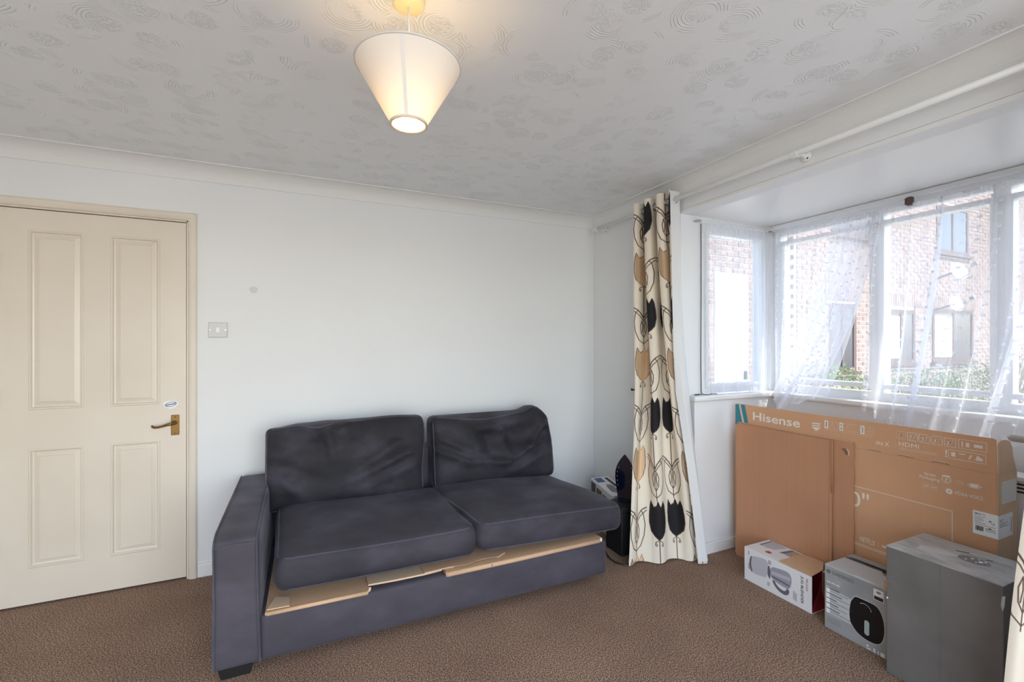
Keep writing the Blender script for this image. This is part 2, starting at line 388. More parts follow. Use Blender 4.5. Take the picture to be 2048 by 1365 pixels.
# coving
def coving(p0, p1, nrm, name, label, c=.088, dz=.08, m0=0, m1=0):
    p0, p1, nrm = Vector(p0), Vector(p1), Vector(nrm); d = (p1 - p0).normalized()
    prof = [(0, -dz - .004), (.006, -dz - .004), (.006, -dz)] + [(.006 + (c - .006) * (1 - math.cos(a)), -dz + (dz - .005) * math.sin(a)) for a in np.linspace(0, math.pi / 2, 9)] + [(c + .004, -.005), (c + .004, 0), (0, 0)]
    vs = []
    for P_, s in ((p0, m0), (p1, m1)):
        for a, b in prof: vs.append(P_ + nrm * a + Vector((0, 0, b)) + d * (s * a))
    n = len(prof); fs = [(i, (i + 1) % n, n + (i + 1) % n, n + i) for i in range(n)]
    mb = MB(); mb.add(vs, fs); return struct(name, mb, M['coving'], label, 'coving', fix=True)
coving((-4.0, 0, H), (0, 0, H), (0, -1, 0), 'trim_2', 'white coving between ceiling and back wall', m1=-1)
coving((0, 0, H), (0, -4.4, H), (-1, 0, 0), 'trim_3', 'white coving between ceiling and window wall', m0=1)
# baseboards
def base(name, label, x0, x1, y0, y1, h=.075):
    return struct(name, MB().box(x0, x1, y0, y1, 0, h), M['white'], label, 'skirting board', bevel=.004)
base('baseboard_back', 'white skirting board on the back wall behind the sofa', -2.665, 0, -.015, 0)
base('baseboard_right', 'white skirting board on the wall behind the patterned curtain', -.015, 0, BY0, -.016)
base('baseboard_bay', 'white skirting board under the side pane of the bay', .062, .76, -1.0, -.985, .07)
# ------------------------------------------------------------------ door
door = thing('door_1', 'cream four panel interior door with brass lever handle', 'door', (-3.1, 0, 0), kind='structure')
YF = .008
px = [DX0, -3.375, -3.159, -3.053, -2.838, DX1]; pz = [.010, .188, .785, .980, 1.884, DT]
mb = MB()
for i in range(5):
    for j in range(5):
        if i in (1, 3) and j in (1, 3): continue
        mb.quad((px[i], YF, pz[j]), (px[i + 1], YF, pz[j]), (px[i + 1], YF, pz[j + 1]), (px[i], YF, pz[j + 1]))
mb.box(DX0, DX1, YF + .0185, YF + .036, pz[0], DT)
for a, b, c, d in ((DX0, DX0, pz[0], DT), (DX1, DX1, pz[0], DT)): mb.quad((a, YF, c), (a, YF + .036, c), (a, YF + .036, d), (a, YF, d))
mb.quad((DX0, YF, DT), (DX1, YF, DT), (DX1, YF + .036, DT), (DX0, YF + .036, DT)); mb.quad((DX0, YF, pz[0]), (DX0, YF + .036, pz[0]), (DX1, YF + .036, pz[0]), (DX1, YF, pz[0]))
leaf = obj('door_leaf', mb, M['door'], door)
for i in (1, 3):
    for j in (1, 3):
        x0, x1, z0, z1 = px[i], px[i + 1], pz[j], pz[j + 1]
        rings = [(0, 0), (.004, -.003), (.010, -.003), (.014, .006), (.020, .008), (.026, .006), (.040, .0005), (.042, .0025)]
        mb = MB(); vs = []
        for ins, dep in rings:
            y = YF + dep; vs += [(x0 + ins, y, z0 + ins), (x1 - ins, y, z0 + ins), (x1 - ins, y, z1 - ins), (x0 + ins, y, z1 - ins)]
        fs = [(k * 4 + a, k * 4 + (a + 1) % 4, k * 4 + 4 + (a + 1) % 4, k * 4 + 4 + a) for k in range(len(rings) - 1) for a in range(4)]
        b = (len(rings) - 1) * 4; fs.append((b, b + 1, b + 2, b + 3)); mb.add(vs, fs); obj('panel', mb, M['door'], leaf)
# frame: jamb, stop, architrave
mb = MB()
for s, x in ((-1, DX0), (1, DX1)):
    a = x + s * .004; b = x + s * .02; mb.box(min(a, b), max(a, b), 0, .07, 0, DT + .02)
mb.box(DX0 - .02, DX1 + .02, 0, .07, DT + .004, DT + .02)
mb.box(DX0, DX0 + .012, YF + .038, .07, 0, DT); mb.box(DX1 - .012, DX1, YF + .038, .07, 0, DT); mb.box(DX0, DX1, YF + .038, .07, DT - .012, DT + .01)
obj('door_jamb', mb, M['door'], door)
def archi(a0, a1):
    prof = [(.011, 0), (.011, -.004), (.016, -.011), (.028, -.016), (.046, -.017), (.053, -.012), (.053, 0)]
    return prof
xi0, xi1, zt = DX0, DX1, DT; prof = archi(0, 0); vs = []; n = len(prof)
for k, (cx, sx, z, sz) in enumerate(((xi1, 1, 0, 0), (xi1, 1, zt, 1), (xi0, -1, zt, 1), (xi0, -1, 0, 0))):
    for a, b in prof: vs.append((cx + sx * a, b, z + sz * a))
fs = [(k * n + i, k * n + (i + 1) % n, (k + 1) * n + (i + 1) % n, (k + 1) * n + i) for k in range(3) for i in range(n)]
mb = MB(); mb.add(vs, fs); obj('architrave', mb, M['door'], door, fix=True)
# handle
hd = obj('handle_plate', MB().box(-2.790, -2.752, YF - .006, YF, .806, .918), M['brass'], door, bevel=.003)
mb = MB(); mb.lathe([(.011, 0), (.011, -.012), (.008, -.016), (.007, -.045)], n=16, axis='y', o=(-2.770, YF - .006, .876))
lp = [(-2.770, YF - .047, .876), (-2.785, YF - .050, .875), (-2.80, YF - .050, .871), (-2.82, YF - .050, .865), (-2.84, YF - .049, .861), (-2.855, YF - .046, .861), (-2.864, YF - .043, .866), (-2.866, YF - .041, .872)]
mb.tube(lp, [.008, .0085, .007, .006, .006, .0065, .006, .004], 10); obj('lever', mb, M['brass'], hd, smooth=True)
for zz in (.817, .907):
    mb = MB(); mb.lathe([(.004, 0), (.003, -.0015)], n=10, axis='y', o=(-2.771, YF - .006, zz)); obj('screw', mb, M['brass'], hd, smooth=True)
for zz in (.30, 1.05, 1.72):
    mb = MB(); mb.tube([(DX0 - .002, YF - .004, zz - .04), (DX0 - .002, YF - .004, zz + .04)], .006, 10); obj('hinge', mb, M['brass'], door)
st = [(.034 * math.cos(a) * (1 + .09 * math.sin(5 * a + 1)), .022 * math.sin(a) * (1 + .12 * math.sin(3 * a))) for a in np.linspace(0, 2 * math.pi, 28, endpoint=False)]
s = obj('sticker', MB().prism(st, (-2.791, YF - .0004, .977), (1, 0, 0), (0, 0, 1), .0006), M['paper'], door, label='white oval sticker with blue print')
mb = MB(); ring = []
for k in range(24):
    a = 2 * math.pi * k / 24; ca, sa = math.cos(a), math.sin(a)
    for r in (1.0, .8): ring.append((-2.791 + r * .026 * ca, YF - .0014, .977 + r * .013 * sa + .18 * r * .026 * ca))
mb.add(ring, [(2 * k, 2 * ((k + 1) % 24), 2 * ((k + 1) % 24) + 1, 2 * k + 1) for k in range(24)])
mb.prism([(-.018, -.006), (.018, .001), (.018, .006), (-.018, -.001)], (-2.791, YF - .001, .977), (1, 0, 0), (0, 0, 1), .0006); obj('sticker_print', mb, M['blue'], s)
# ------------------------------------------------------------------ light switch
sw = thing('light_switch', 'white square light switch on the wall beside the door', 'light switch', (-2.5685, 0, 1.346))
p = obj('switch_plate', MB().box(-2.615, -2.522, -.010, 0, 1.347, 1.433), M['switch'], sw, bevel=.004)
obj('rocker', MB().add([(-2.576, -.0145, 1.376), (-2.561, -.0145, 1.376), (-2.561, -.0115, 1.404), (-2.576, -.0115, 1.404), (-2.576, -.009, 1.376), (-2.561, -.009, 1.376), (-2.561, -.009, 1.404), (-2.576, -.009, 1.404)], [(0, 1, 2, 3), (0, 4, 5, 1), (2, 6, 7, 3), (1, 5, 6, 2), (0, 3, 7, 4)]), mat('rocker_plastic', (.86, .86, .86), .25), p, fix=True)
for xx in (-2.606, -2.531):
    mb = MB(); mb.lathe([(.0035, 0), (.003, -.001)], n=10, axis='y', o=(xx, -.010, 1.39)); obj('screw', mb, M['chrome'], p)
# ------------------------------------------------------------------ pendant lamp
PX, PY = -1.855, -1.754
pl = thing('pendant_lamp', 'white coolie shade pendant lamp lit below a round ceiling rose', 'pendant lamp', (PX, PY, H))
mb = MB(); mb.lathe([(.046, H), (.046, H - .012), (.044, H - .022), (.038, H - .027), (.010, H - .029), (.007, H - .029)], (PX, PY), 40); obj('ceiling_rose', mb, mat('rose_plastic_lamp_glow', (.82, .69, .40), .4), pl, smooth=True, fix=True)  # yellow of the rose is the warm lamp glow put into its colour
obj('cord', MB().tube([(PX, PY, H - .028), (PX + .001, PY, 2.2), (PX, PY, 2.10)], .0035, 8), M['plastic'], pl, smooth=True)
mb = MB(); mb.lathe([(.006, 2.105), (.014, 2.10), (.017, 2.085), (.017, 2.05), (.019, 2.045), (.019, 2.03)], (PX, PY), 20); obj('lamp_holder', mb, M['plastic'], pl, smooth=True, fix=True)
mb = MB(); mb.lathe([(.012, 2.035), (.014, 2.022), (.024, 2.005), (.030, 1.985), (.026, 1.965), (.014, 1.956), (.004, 1.9545)], (PX, PY), 24); obj('bulb', mb, M['bulb'], pl, smooth=True, fix=True)
ZT, ZB, RT, RB = 2.112, 1.946, .148, .0505
mb = MB(); mb.lathe([(RB, ZB), (RT, ZT)], (PX, PY), 96, cap=False); shd = obj('shade', mb, M['shade'], pl, smooth=True)
for r, z, nm in ((RB, ZB, 'bottom_ring'), (RT, ZT, 'top_ring')):
    obj(nm, MB().tube([(PX + r * math.cos(a), PY + r * math.sin(a), z) for a in np.linspace(0, 2 * math.pi, 64, endpoint=False)], .0042 if nm[0] == 'b' else .003, 8, closed=True), mat(nm + '_tape', (.74, .60, .46) if 'b' == nm[0] else (.68, .66, .62), .7), shd, smooth=True)
mb = MB(); a0 = math.atan2(-3.072 - PY, -2.134 - PX) - .12
for da in (-.012,):
    P0 = []; 
    for r, z in ((RB + .0008, ZB), (RT + .0008, ZT)):
        w = .005
        for sgn in (-1, 1): P0.append((PX + r * math.cos(a0 + sgn * w / r), PY + r * math.sin(a0 + sgn * w / r), z))
    mb.add(P0, [(0, 1, 3, 2)])
obj('seam', mb, transl('shade_seam', (.79, .77, .73), .05, (.86, .74, .54)), shd)
mb = MB()
for k in range(3):
    a = k * 2.094 + .4; mb.tube([(PX + .018 * math.cos(a), PY + .018 * math.sin(a), 2.05), (PX + .10 * math.cos(a), PY + .10 * math.sin(a), 2.055), (PX + (RT - .003) * math.cos(a), PY + (RT - .003) * math.sin(a), ZT - .002)], .0018, 6)
mb.tube([(PX + .020 * math.cos(a), PY + .020 * math.sin(a), 2.048) for a in np.linspace(0, 2 * math.pi, 20, endpoint=False)], .002, 6, closed=True); obj('shade_spider', mb, M['plastic'], pl)
lb = lamp('pendant_light', 'POINT', (PX, PY, 1.995), 2.6, (1, .60, .22), shadow_soft_size=.045); place_l = Matrix.Translation(pl.location).inverted(); lb.parent = pl; lb.matrix_parent_inverse = place_l
# ------------------------------------------------------------------ windows
def window(name, label, along, a0, a1, z0, z1, c, depth, panes, sashes):
    """along='y': frame plane x=c (room side at c, goes outwards +x); along='x': plane y=c outwards +y"""
    w = thing(name, label, 'window', (c, a0, z0) if along == 'y' else (a0, c, z0), kind='structure')
    def B(mb, u0, u1, v0, v1, d0, d1):
        u0, u1 = min(u0, u1), max(u0, u1)
        return mb.box(c + d0, c + d1, u0, u1, v0, v1) if along == 'y' else mb.box(u0, u1, c + d0, c + d1, v0, v1)
    mb = MB(); fw = .05; lo, hi = min(a0, a1), max(a0, a1)
    B(mb, lo, lo + fw, z0, z1, 0, depth); B(mb, hi - fw, hi, z0, z1, 0, depth); B(mb, lo + fw, hi - fw, z1 - fw, z1, 0, depth); B(mb, lo + fw, hi - fw, z0, z0 + fw, 0, depth)
    fr = obj('frame', mb, M['upvc'], w)
    for u in sashes: obj('mullion', B(MB(), u - .03, u + .03, z0 + fw, z1 - fw, 0, depth), M['upvc'], w)
    for (u0, u1, v0, v1) in panes:
        lo_, hi_ = min(u0, u1), max(u0, u1); mb = MB(); t = .028
        B(mb, lo_ - t, lo_, v0 - t, v1 + t, -.012, depth * .7); B(mb, hi_, hi_ + t, v0 - t, v1 + t, -.012, depth * .7); B(mb, lo_, hi_, v1, v1 + t, -.012, depth * .7); B(mb, lo_, hi_, v0 - t, v0, -.012, depth * .7)
        sash = obj('sash', mb, M['upvc'], w, bevel=.004)
        obj('pane', B(MB(), lo_ - .006, hi_ + .006, v0 - .006, v1 + .006, .018, .024), M['glass'], sash)
    return w
window('window_1', 'long white framed bay window facing the brick house', 'y', -.955, -2.71, .985, 2.09, BX, .07,
       [(-1.04, -1.545, 1.085, 1.975), (-1.62, -2.05, 1.085, 1.975), (-2.13, -2.62, 1.085, 1.975)], [-1.582, -2.09])
window('window_2', 'narrow white side window at the left end of the bay', 'x', .185, .80, .99, 2.092, -.925, .07, [(.238, .715, 1.054, 2.012)], [])
# corner post and sills
struct('trim_4', MB().box(.80, .90, -.955, -.86, .985, 2.09), M['upvc'], 'white corner post between the two bay windows', 'trim')
def sill(poly):
    return poly
mb = MB(); mb.prism([(.05, -.93), (.05, -1.005), (.745, -1.005), (.745, BY1), (BX + .03, BY1), (BX + .03, -.93)], (0, 0, .953), (1, 0, 0), (0, 1, 0), .034)
struct('trim_5', mb, M['white'], 'white gloss window sill running round the bay', 'window sill', fix=True, bevel=.010, seg=3)
# ------------------------------------------------------------------ curtain poles, wires
cp = thing('curtain_pole', 'white curtain pole across the top of the bay opening', 'curtain pole', (-.08, -.13, 2.185))
obj('pole', MB().tube([(-.08, -.13, 2.185), (-.08, -2.95, 2.185)], .0125, 16), M['white'], cp, smooth=True)
obj('finial', MB().lathe([(.013, 0), (.017, .003), (.017, .020), (.012, .026)], n=16, axis='y', o=(-.08, -.142, 2.185)), M['white'], cp, smooth=True, fix=True)
def bracket(y):
    mb = MB(); mb.lathe([(.026, 0), (.026, -.008), (.020, -.012), (.011, -.018), (.010, -.062)], n=18, axis='x', o=(0, y, 2.185))
    br = obj('bracket', mb, M['white'], cp, smooth=True, fix=True)
    mb = MB(); R0, R1 = .0135, .0195; vs = []; k = 14
    for yy in (y - .014, y + .014):
        for r in (R0, R1):
            for i in range(k + 1):
                a = math.radians(-20 + 250 * i / k) + math.pi; vs.append((-.08 + r * math.cos(a), yy, 2.185 + r * math.sin(a)))
    n = k + 1; fs = []
    for i in range(k):
        fs += [(n + i, n + i + 1, 3 * n + i + 1, 3 * n + i), (i, 2 * n + i, 2 * n + i + 1, i + 1), (i, i + 1, n + i + 1, n + i), (2 * n + i, 3 * n + i, 3 * n + i + 1, 2 * n + i + 1)]
    mb.add(vs, fs); obj('cup', mb, M['white'], br, fix=True)
    mb = MB(); mb.lathe([(.005, -.0125), (.004, -.0140)], n=10, axis='x', o=(0, y - .012, 2.172)); obj('screw', mb, M['dark'], br)
    return br
bracket(-1.71); bracket(-.165)
# net curtain wires
nw = thing('net_curtain_wire', 'thin white net curtain wire along the bay ceiling', 'curtain wire', (.80, -.97, 2.055))
obj('wire', MB().tube([(.797, -.975, 2.058), (.797, -1.8, 2.050), (.797, -2.68, 2.058)], .003, 8), M['white'], nw)
obj('rail', MB().box(.800, .829, -2.68, -.965, 2.088, 2.116), M['upvc'], nw, bevel=.003)
mb = MB().box(.775, .803, -1.765, -1.742, 2.044, 2.088); mb.box(.775, .80, -1.742, -1.735, 2.05, 2.084); obj('clip', mb, mat('tarnished_clip', (.13, .09, .08), .45, .6), nw, bevel=.002, label='dark metal clip')
for yy in (-.972, -2.66): obj('hook', MB().tube([(.83, yy, 2.07), (.80, yy, 2.07), (.797, yy, 2.055)], .003, 6), M['chrome'], nw)
sw2 = thing('net_curtain_wire', 'short white net curtain wire above the narrow side window', 'curtain wire', (.12, -.965, 2.06))
obj('wire', MB().tube([(.135, -.962, 2.078), (.45, -.962, 2.073), (.775, -.962, 2.078)], .003, 8), M['white'], sw2)
mb = MB().box(.108, .140, -.968, -.928, 2.078, 2.086); obj('hook', mb, M['chrome'], sw2); obj('hook', MB().box(.766, .797, -.968, -.935, 2.074, 2.082), M['chrome'], sw2)
# cable beside the side window
pts = [(.165, -.938, 2.07), (.166, -.938, 1.6), (.164, -.938, 1.2), (.165, -.940, 1.0), (.166, -.955, .991), (.20, -.965, .991), (.25, -.955, .991), (.28, -.96, .991)]
cb = thing('window_cable', 'thin dark cable running down beside the side window to the sill', 'cable', (.165, -.94, .99))
obj('cable', MB().tube(pts, .0025, 6), M['rubber'], cb); obj('cable_loop', MB().tube([(.165, -.945, .991), (.14, -.955, .992), (.11, -.96, .991), (.09, -.955, .991), (.10, -.948, .992), (.14, -.95, .993)], .0022, 6), M['rubber'], cb)
# wall hook behind the curtain
wh = thing('wall_hook', 'small black hook on the wall left of the patterned curtain', 'hook', (0, -.55, .99))
obj('hook_stem', MB().tube([(0, -.50, .985), (-.03, -.51, .985)], .005, 8), M['black'], wh); obj('hook_tip', MB().tube([(-.03, -.51, .985), (-.036, -.512, .992)], .007, 8), M['black'], wh)
# ------------------------------------------------------------------ printed curtains
def seg_dist(P, a, b):
    a = np.array(a); b = np.array(b); d = b - a; t = np.clip(((P - a) @ d) / (d @ d), 0, 1); return np.linalg.norm(P - a - t[:, None] * d, axis=1)
def stroke(P, pts, w):
    r = np.full(len(P), 9.)
    for i in range(len(pts) - 1):
        r = np.minimum(r, seg_dist(P, pts[i], pts[i + 1]) / (w[i] if hasattr(w, '__len__') else w))
    return np.clip((1.35 - r) / .7, 0, 1)[:, None]
PER = .62; KX = 1.28
def curtain_print(u, v, cols, vt):
    """colour of the flat cloth at (u across, v down) in metres; cols = list of (centre, kind, offset)"""
    n = len(u); C = np.tile(np.array([.78, .70, .575]), (n, 1)); C *= (1 + .03 * np.sin(u * 900)[:, None] * 0 + .025 * np.sin(v * 7 + u * 11)[:, None])
    brown = np.array([.10, .052, .03]); tan = np.array([.58, .40, .245]); black = np.array([.006, .005, .007])
    for (uc, kind, off) in cols:
        x = (u - uc) / KX; sel = np.abs(x) < .075
        y = np.mod(v - vt - off, PER); P = np.stack([x, y], 1)[sel]; xs, ys = P[:, 0], P[:, 1]
        # tulip
        hw = np.interp(ys, [0, .03, .08, .13, .18, .205, .222], [.036, .044, .050, .051, .040, .021, .0])
        top = np.interp(xs, [-.052, -.040, -.022, -.006, .004, .020, .036, .052], [.045, .006, .040, .030, .0, .038, .004, .045])
        inn = (np.abs(xs) < hw) & (ys > top)
        out = ((np.abs(xs) < hw + .004) & (ys > top - .005)) & ~inn & (ys < .226)
        col = C[sel].copy()
        fill = black if kind == 'B' else tan
        if kind == 'S': pass
        elif kind == 'T': col[inn] = (fill[None, :] * (1.15 - .35 * np.abs(np.sin(xs * 130))[:, None] * .5 + .25 * np.sin(xs * 55 + .5)[:, None]))[inn]
        else: col[inn] = fill
        col[out] = brown if kind != 'S' else col[out]
        for sgn in (-1, 1):
            lines = [([(0, .222), (0, .42)], .0026), ([(0, .42), (0, PER)], .0022),
                     ([(0, .435), (sgn * .014, .405), (sgn * .036, .378), (sgn * .064, .362)], .0034), ([(0, .452), (sgn * .022, .418), (sgn * .064, .378)], .0026),
                     ([(0, .60), (sgn * .030, .575), (sgn * .050, .52), (sgn * .056, .46), (sgn * .046, .40), (sgn * .034, .385)], .0026),
                     ([(0, .56), (sgn * .016, .53), (sgn * .020, .485), (sgn * .010, .45), (sgn * .006, .49), (sgn * .010, .53)], .0024),
                     ([(sgn * .006, .226), (sgn * .020, .236), (sgn * .023, .252), (sgn * .017, .258), (sgn * .013, .250), (sgn * .017, .244)], .0022)]
            for pts, w in lines:
                k_ = stroke(P, pts, w); col = col * (1 - k_) + brown * k_
        C[sel] = col
    return C
def curtain(name, label, top0, top1, bot0, bot1, zt, zb, waves, amp0, amp1, width, cols, vt, nu, nv, seed, ease=2.2, rings=True, phase=0., group=None, tail=.0, fold=0.):
    t0 = thing(name, label, 'curtain', (top0[0], top0[1], zb), group)
    s = np.linspace(0, 1, nu); t = np.linspace(0, 1, nv); Sg, Tg = np.meshgrid(s, t); r = np.random.default_rng(seed)
    e = Tg ** ease; e = .25 * Tg + .75 * e
    A0, A1, B0, B1 = map(np.array, (top0, top1, bot0, bot1))
    sf = 1 - fold; q = np.clip((Sg - sf) / max(fold, 1e-6), 0, 1); ef = np.clip(e * 3.0, 0, 1); Sb = np.where(Sg < sf, Sg, sf - .85 * (Sg - sf)) / sf; Sp = (1 - ef) * Sg + ef * Sb
    a = (A0[0] * (1 - e) + B0[0] * e, A0[1] * (1 - e) + B0[1] * e); b = (A1[0] * (1 - e) + B1[0] * e, A1[1] * (1 - e) + B1[1] * e)
    ph = 2 * math.pi * waves * Sg + phase
    amp = amp0 * (1 - e) + (amp1 + tail * Sg ** 8) * e
    irr = np.zeros_like(Sg)
    for k in range(5): irr += r.uniform(-.35, .35) * np.sin(2 * math.pi * (k + 1) * Sg * .9 + r.uniform(0, 6) + 2.2 * Tg * r.uniform(-1, 1)) * Tg
    w = np.cos(ph + irr * 1.3); w = np.sign(w) * np.abs(w) ** .85
    dx, dy = b[0] - a[0], b[1] - a[1]; Ln = np.sqrt(dx * dx + dy * dy) + 1e-9
    nx, ny = dy / Ln, -dx / Ln               # front (room) side normal
    along = .012 * np.sin(2 * ph) * (1 - e)
    amp = amp * (1 - .9 * ef * np.minimum(1, q * 3)); fo = ef * fold * .34 * np.minimum(1, q * 3)
    X = a[0] + dx * Sp + nx * (amp * w + fo) + dx / Ln * along; Y = a[1] + dy * Sp + ny * (amp * w + fo) + dy / Ln * along
    X += .008 * np.sin(9 * Tg + 5 * Sg + seed) * Tg; Y += .006 * np.sin(11 * Tg + 3 * Sg) * Tg
    Z = zt + (zb - zt) * Tg + .004 * np.sin(2 * math.pi * 3 * Sg) * Tg
    V = np.stack([X, Y, Z], -1)
    me = grid_mesh('cloth', V, nu, nv)
    uu = (Sg * width).reshape(-1); vv = ((zt - Z)).reshape(-1)
    C = curtain_print(uu, vv, cols, vt); C4 = np.concatenate([C, np.ones((len(C), 1))], 1)
    ca = me.color_attributes.new('print', 'FLOAT_COLOR', 'POINT'); ca.data.foreach_set('color', C4.reshape(-1).astype(np.float32))
    obj('cloth', me, M['curtain'], t0)
    # lining: offset behind
    st = 4; Vd = V[::6, ::st]; du = np.gradient(Vd, axis=1); dv = np.gradient(Vd, axis=0); nn = np.cross(du, dv); nn /= np.linalg.norm(nn, axis=2, keepdims=True) + 1e-12
    ref = np.array([nx[0, 0], ny[0, 0], 0])
    sg = -1 if np.mean(nn @ ref) > 0 else 1
    L2 = Vd + sg * nn * .004
    obj('lining', grid_mesh('lining', L2, Vd.shape[1], Vd.shape[0]), M['lining'], t0, label='plain white lining')
    if rings:
        for k in range(int(2 * waves)):
            sc = (k + .5) / (2 * waves); i = int(sc * (nu - 1)); p = V[int(.018 * nv), i]
            mb = MB(); mb.tube([(-.08 + .0225 * math.cos(q), p[1] + (-1) ** k * .004 * math.cos(q), 2.185 + .0225 * math.sin(q)) for q in np.linspace(0, 2 * math.pi, 24, endpoint=False)], .0042, 8, closed=True)
            obj('eyelet', mb, M['chrome'], t0, smooth=True)
    return t0
cols = [(.075, 'T', .31), (.245, 'B', 0.), (.415, 'B', 0.), (.585, 'T', .31), (.755, 'B', 0.)]
curtain('printed_curtain', 'cream eyelet curtain with black and tan tulip print at left of the bay', (-.08, -.655), (-.08, -.985), (-.385, -.90), (.105, -1.050), 2.238, .010, 3, .058, .022, .80, cols, 2.238 - 2.22, 520, 720, 3, fold=.17)
cols2 = [(k * .15 + .04, 'S', .31 if k % 2 == 0 else 0.) for k in range(9)]
curtain('printed_curtain', 'cream printed curtain at the right edge beside the large grey carton', (-.08, -2.53), (-.08, -2.90), (-.13, -2.395), (-.06, -3.0), 2.238, .010, 4, .050, .030, 1.1, cols2, .25, 480, 760, 9, ease=1.6)
# ------------------------------------------------------------------ net curtains
def sheer(name, label, T, Bt, zt, zb, nu, nv, nfold, amp, nrm, seed, ease=1.4, tuft=None, clump=0., bulge=0., zhem=0.):
    """T, Bt: functions s -> (x,y) arrays of the top and bottom edge"""
    t0 = thing(name, label, 'net curtain', (*[float(q[0]) for q in T(np.array([0.]))], float(np.min(zb(np.array([0.]))))))
    s = np.linspace(0, 1, nu); t = np.linspace(0, 1, nv); Sg, Tg = np.meshgrid(s, t); r = np.random.default_rng(seed)
    sw_ = Sg + clump * np.sin(2 * math.pi * Sg * 3 + r.uniform(0, 6)) / 18 * (.4 + .6 * Tg) + clump * np.sin(2 * math.pi * Sg * 7 + r.uniform(0, 6)) / 60
    sw_ = np.clip(sw_, 0, 1); tx, ty = T(sw_); bx, by = Bt(sw_); e = Tg ** ease
    X = tx + (bx - tx) * e; Y = ty + (by - ty) * e
    ph = 2 * math.pi * nfold * Sg
    for k in range(6): ph = ph + r.uniform(-.9, .9) * np.sin(2 * math.pi * (k + 1) * Sg + r.uniform(0, 6) + r.uniform(-1.5, 1.5) * Tg)
    big = np.sin(ph) * (.45 + .55 * np.sin(2 * math.pi * 2.3 * Sg + seed) ** 2)
    small = np.sin(ph * 3.1 + 1) * np.exp(-Tg * 9) * .35
    A = amp * (.35 + .65 * np.minimum(1, Tg * 2.2))
    off = A * (big + small) + bulge * np.sin(math.pi * np.clip(Tg, 0, 1)) * np.sin(math.pi * Sg)
    X = X + nrm[0] * off; Y = Y + nrm[1] * off
    tang = (nrm[1], -nrm[0]); X += tang[0] * A * .5 * np.cos(ph); Y += tang[1] * A * .5 * np.cos(ph)
    Z = zt(Sg) + (zb(sw_) - zt(Sg)) * Tg + .006 * np.sin(ph) * Tg
    V = np.stack([X, Y, Z], -1); obj('voile', grid_mesh('voile', V, nu, nv), M['sheer'], t0)
    # hem and heading tape: narrow doubled bands
    k = max(2, int(.025 * nv))
    obj('heading', grid_mesh('heading', V[:k + 1] - np.array([nrm[0] * -.003, nrm[1] * -.003, 0]), nu, k + 1), M['sheer'], t0)
    if tuft:
        mb = MB(); du, dv, w, hgt = tuft
        n1 = int(1 / du); n2 = int(1 / dv)
        for a in range(n1):
            i = int((a + .5) * du * (nu - 1))
            for b in range(n2):
                j = int((b + .5 + .08 * math.sin(a * 5.1)) * dv * (nv - 1))
                if j >= nv - 2 or i >= nu - 2 or i < 1: continue
                p = Vector(V[j, i]); q = Vector(V[j, i + 1]) - Vector(V[j, i - 1])
                if q.length < 1e-6: continue
                q.normalize(); zz = Vector((0, 0, 1)); n_ = q.cross(zz)
                mb.obox(p + n_ * .003, q, n_, zz, w * random.uniform(.7, 1.1), .002, hgt)
        obj('tufts', mb, M['tuft'], t0, kind='stuff')
    return t0
def pl_(pts):
    pts = np.array(pts, float)
    return lambda s: (np.interp(s, pts[:, 0], pts[:, 1]), np.interp(s, pts[:, 0], pts[:, 2]))
def pz_(pts):
    pts = np.array(pts, float); return lambda s: np.interp(s, pts[:, 0], pts[:, 1])
sheer('net_curtain', 'sheer white net curtain over the narrow side window', pl_([(0, .145, -.958), (1, .768, -.958)]), pl_([(0, .20, -.965), (.55, .48, -.975), (.8, .60, -.985), (1, .765, -.965)]),
      pz_([(0, 2.078), (1, 2.078)]), pz_([(0, .992), (1, .992)]), 260, 70, 13, .016, (0, -1), 4, 1.2, None, .7)
sheer('net_curtain', 'thin sheer white net curtain hanging flat over the left pane of the long window', pl_([(0, .795, -.985), (1, .795, -1.60)]), pl_([(0, .785, -1.0), (.5, .765, -1.14), (1, .75, -1.36)]),
      pz_([(0, 2.062), (1, 2.056)]), pz_([(0, .992), (.5, .991), (1, .992)]), 300, 90, 8, .013, (-1, 0), 11, 1.5, (.085, .053, .0075, .004), .6)
sheer('net_curtain', 'dense sheer net curtain swept aside with its lower corner poking over the sill', pl_([(0, .790, -1.36), (1, .790, -1.63)]), pl_([(0, .745, -1.02), (.30, .69, -1.06), (.55, .61, -1.13), (.75, .60, -1.19), (1, .67, -1.36)]),
      pz_([(0, 2.056), (1, 2.056)]), pz_([(0, .992), (.3, .955), (.55, .885), (.75, .92), (1, .992)]), 200, 90, 8, .015, (-1, 0), 15, 1.5, (.12, .053, .0075, .004), .5)
sheer('net_curtain', 'long sheer white tufted net curtain billowing over the sill at right', pl_([(0, .793, -1.60), (1, .793, -2.68)]), pl_([(0, .735, -1.56), (.15, .69, -1.70), (.5, .655, -2.0), (.8, .64, -2.32), (1, .68, -2.66)]),
      pz_([(0, 2.056), (1, 2.058)]), pz_([(0, .93), (.15, .885), (.5, .865), (.8, .87), (1, .88)]), 420, 100, 13, .026, (-1, 0), 21, 1.5, (.055, .05, .011, .0055), .9)
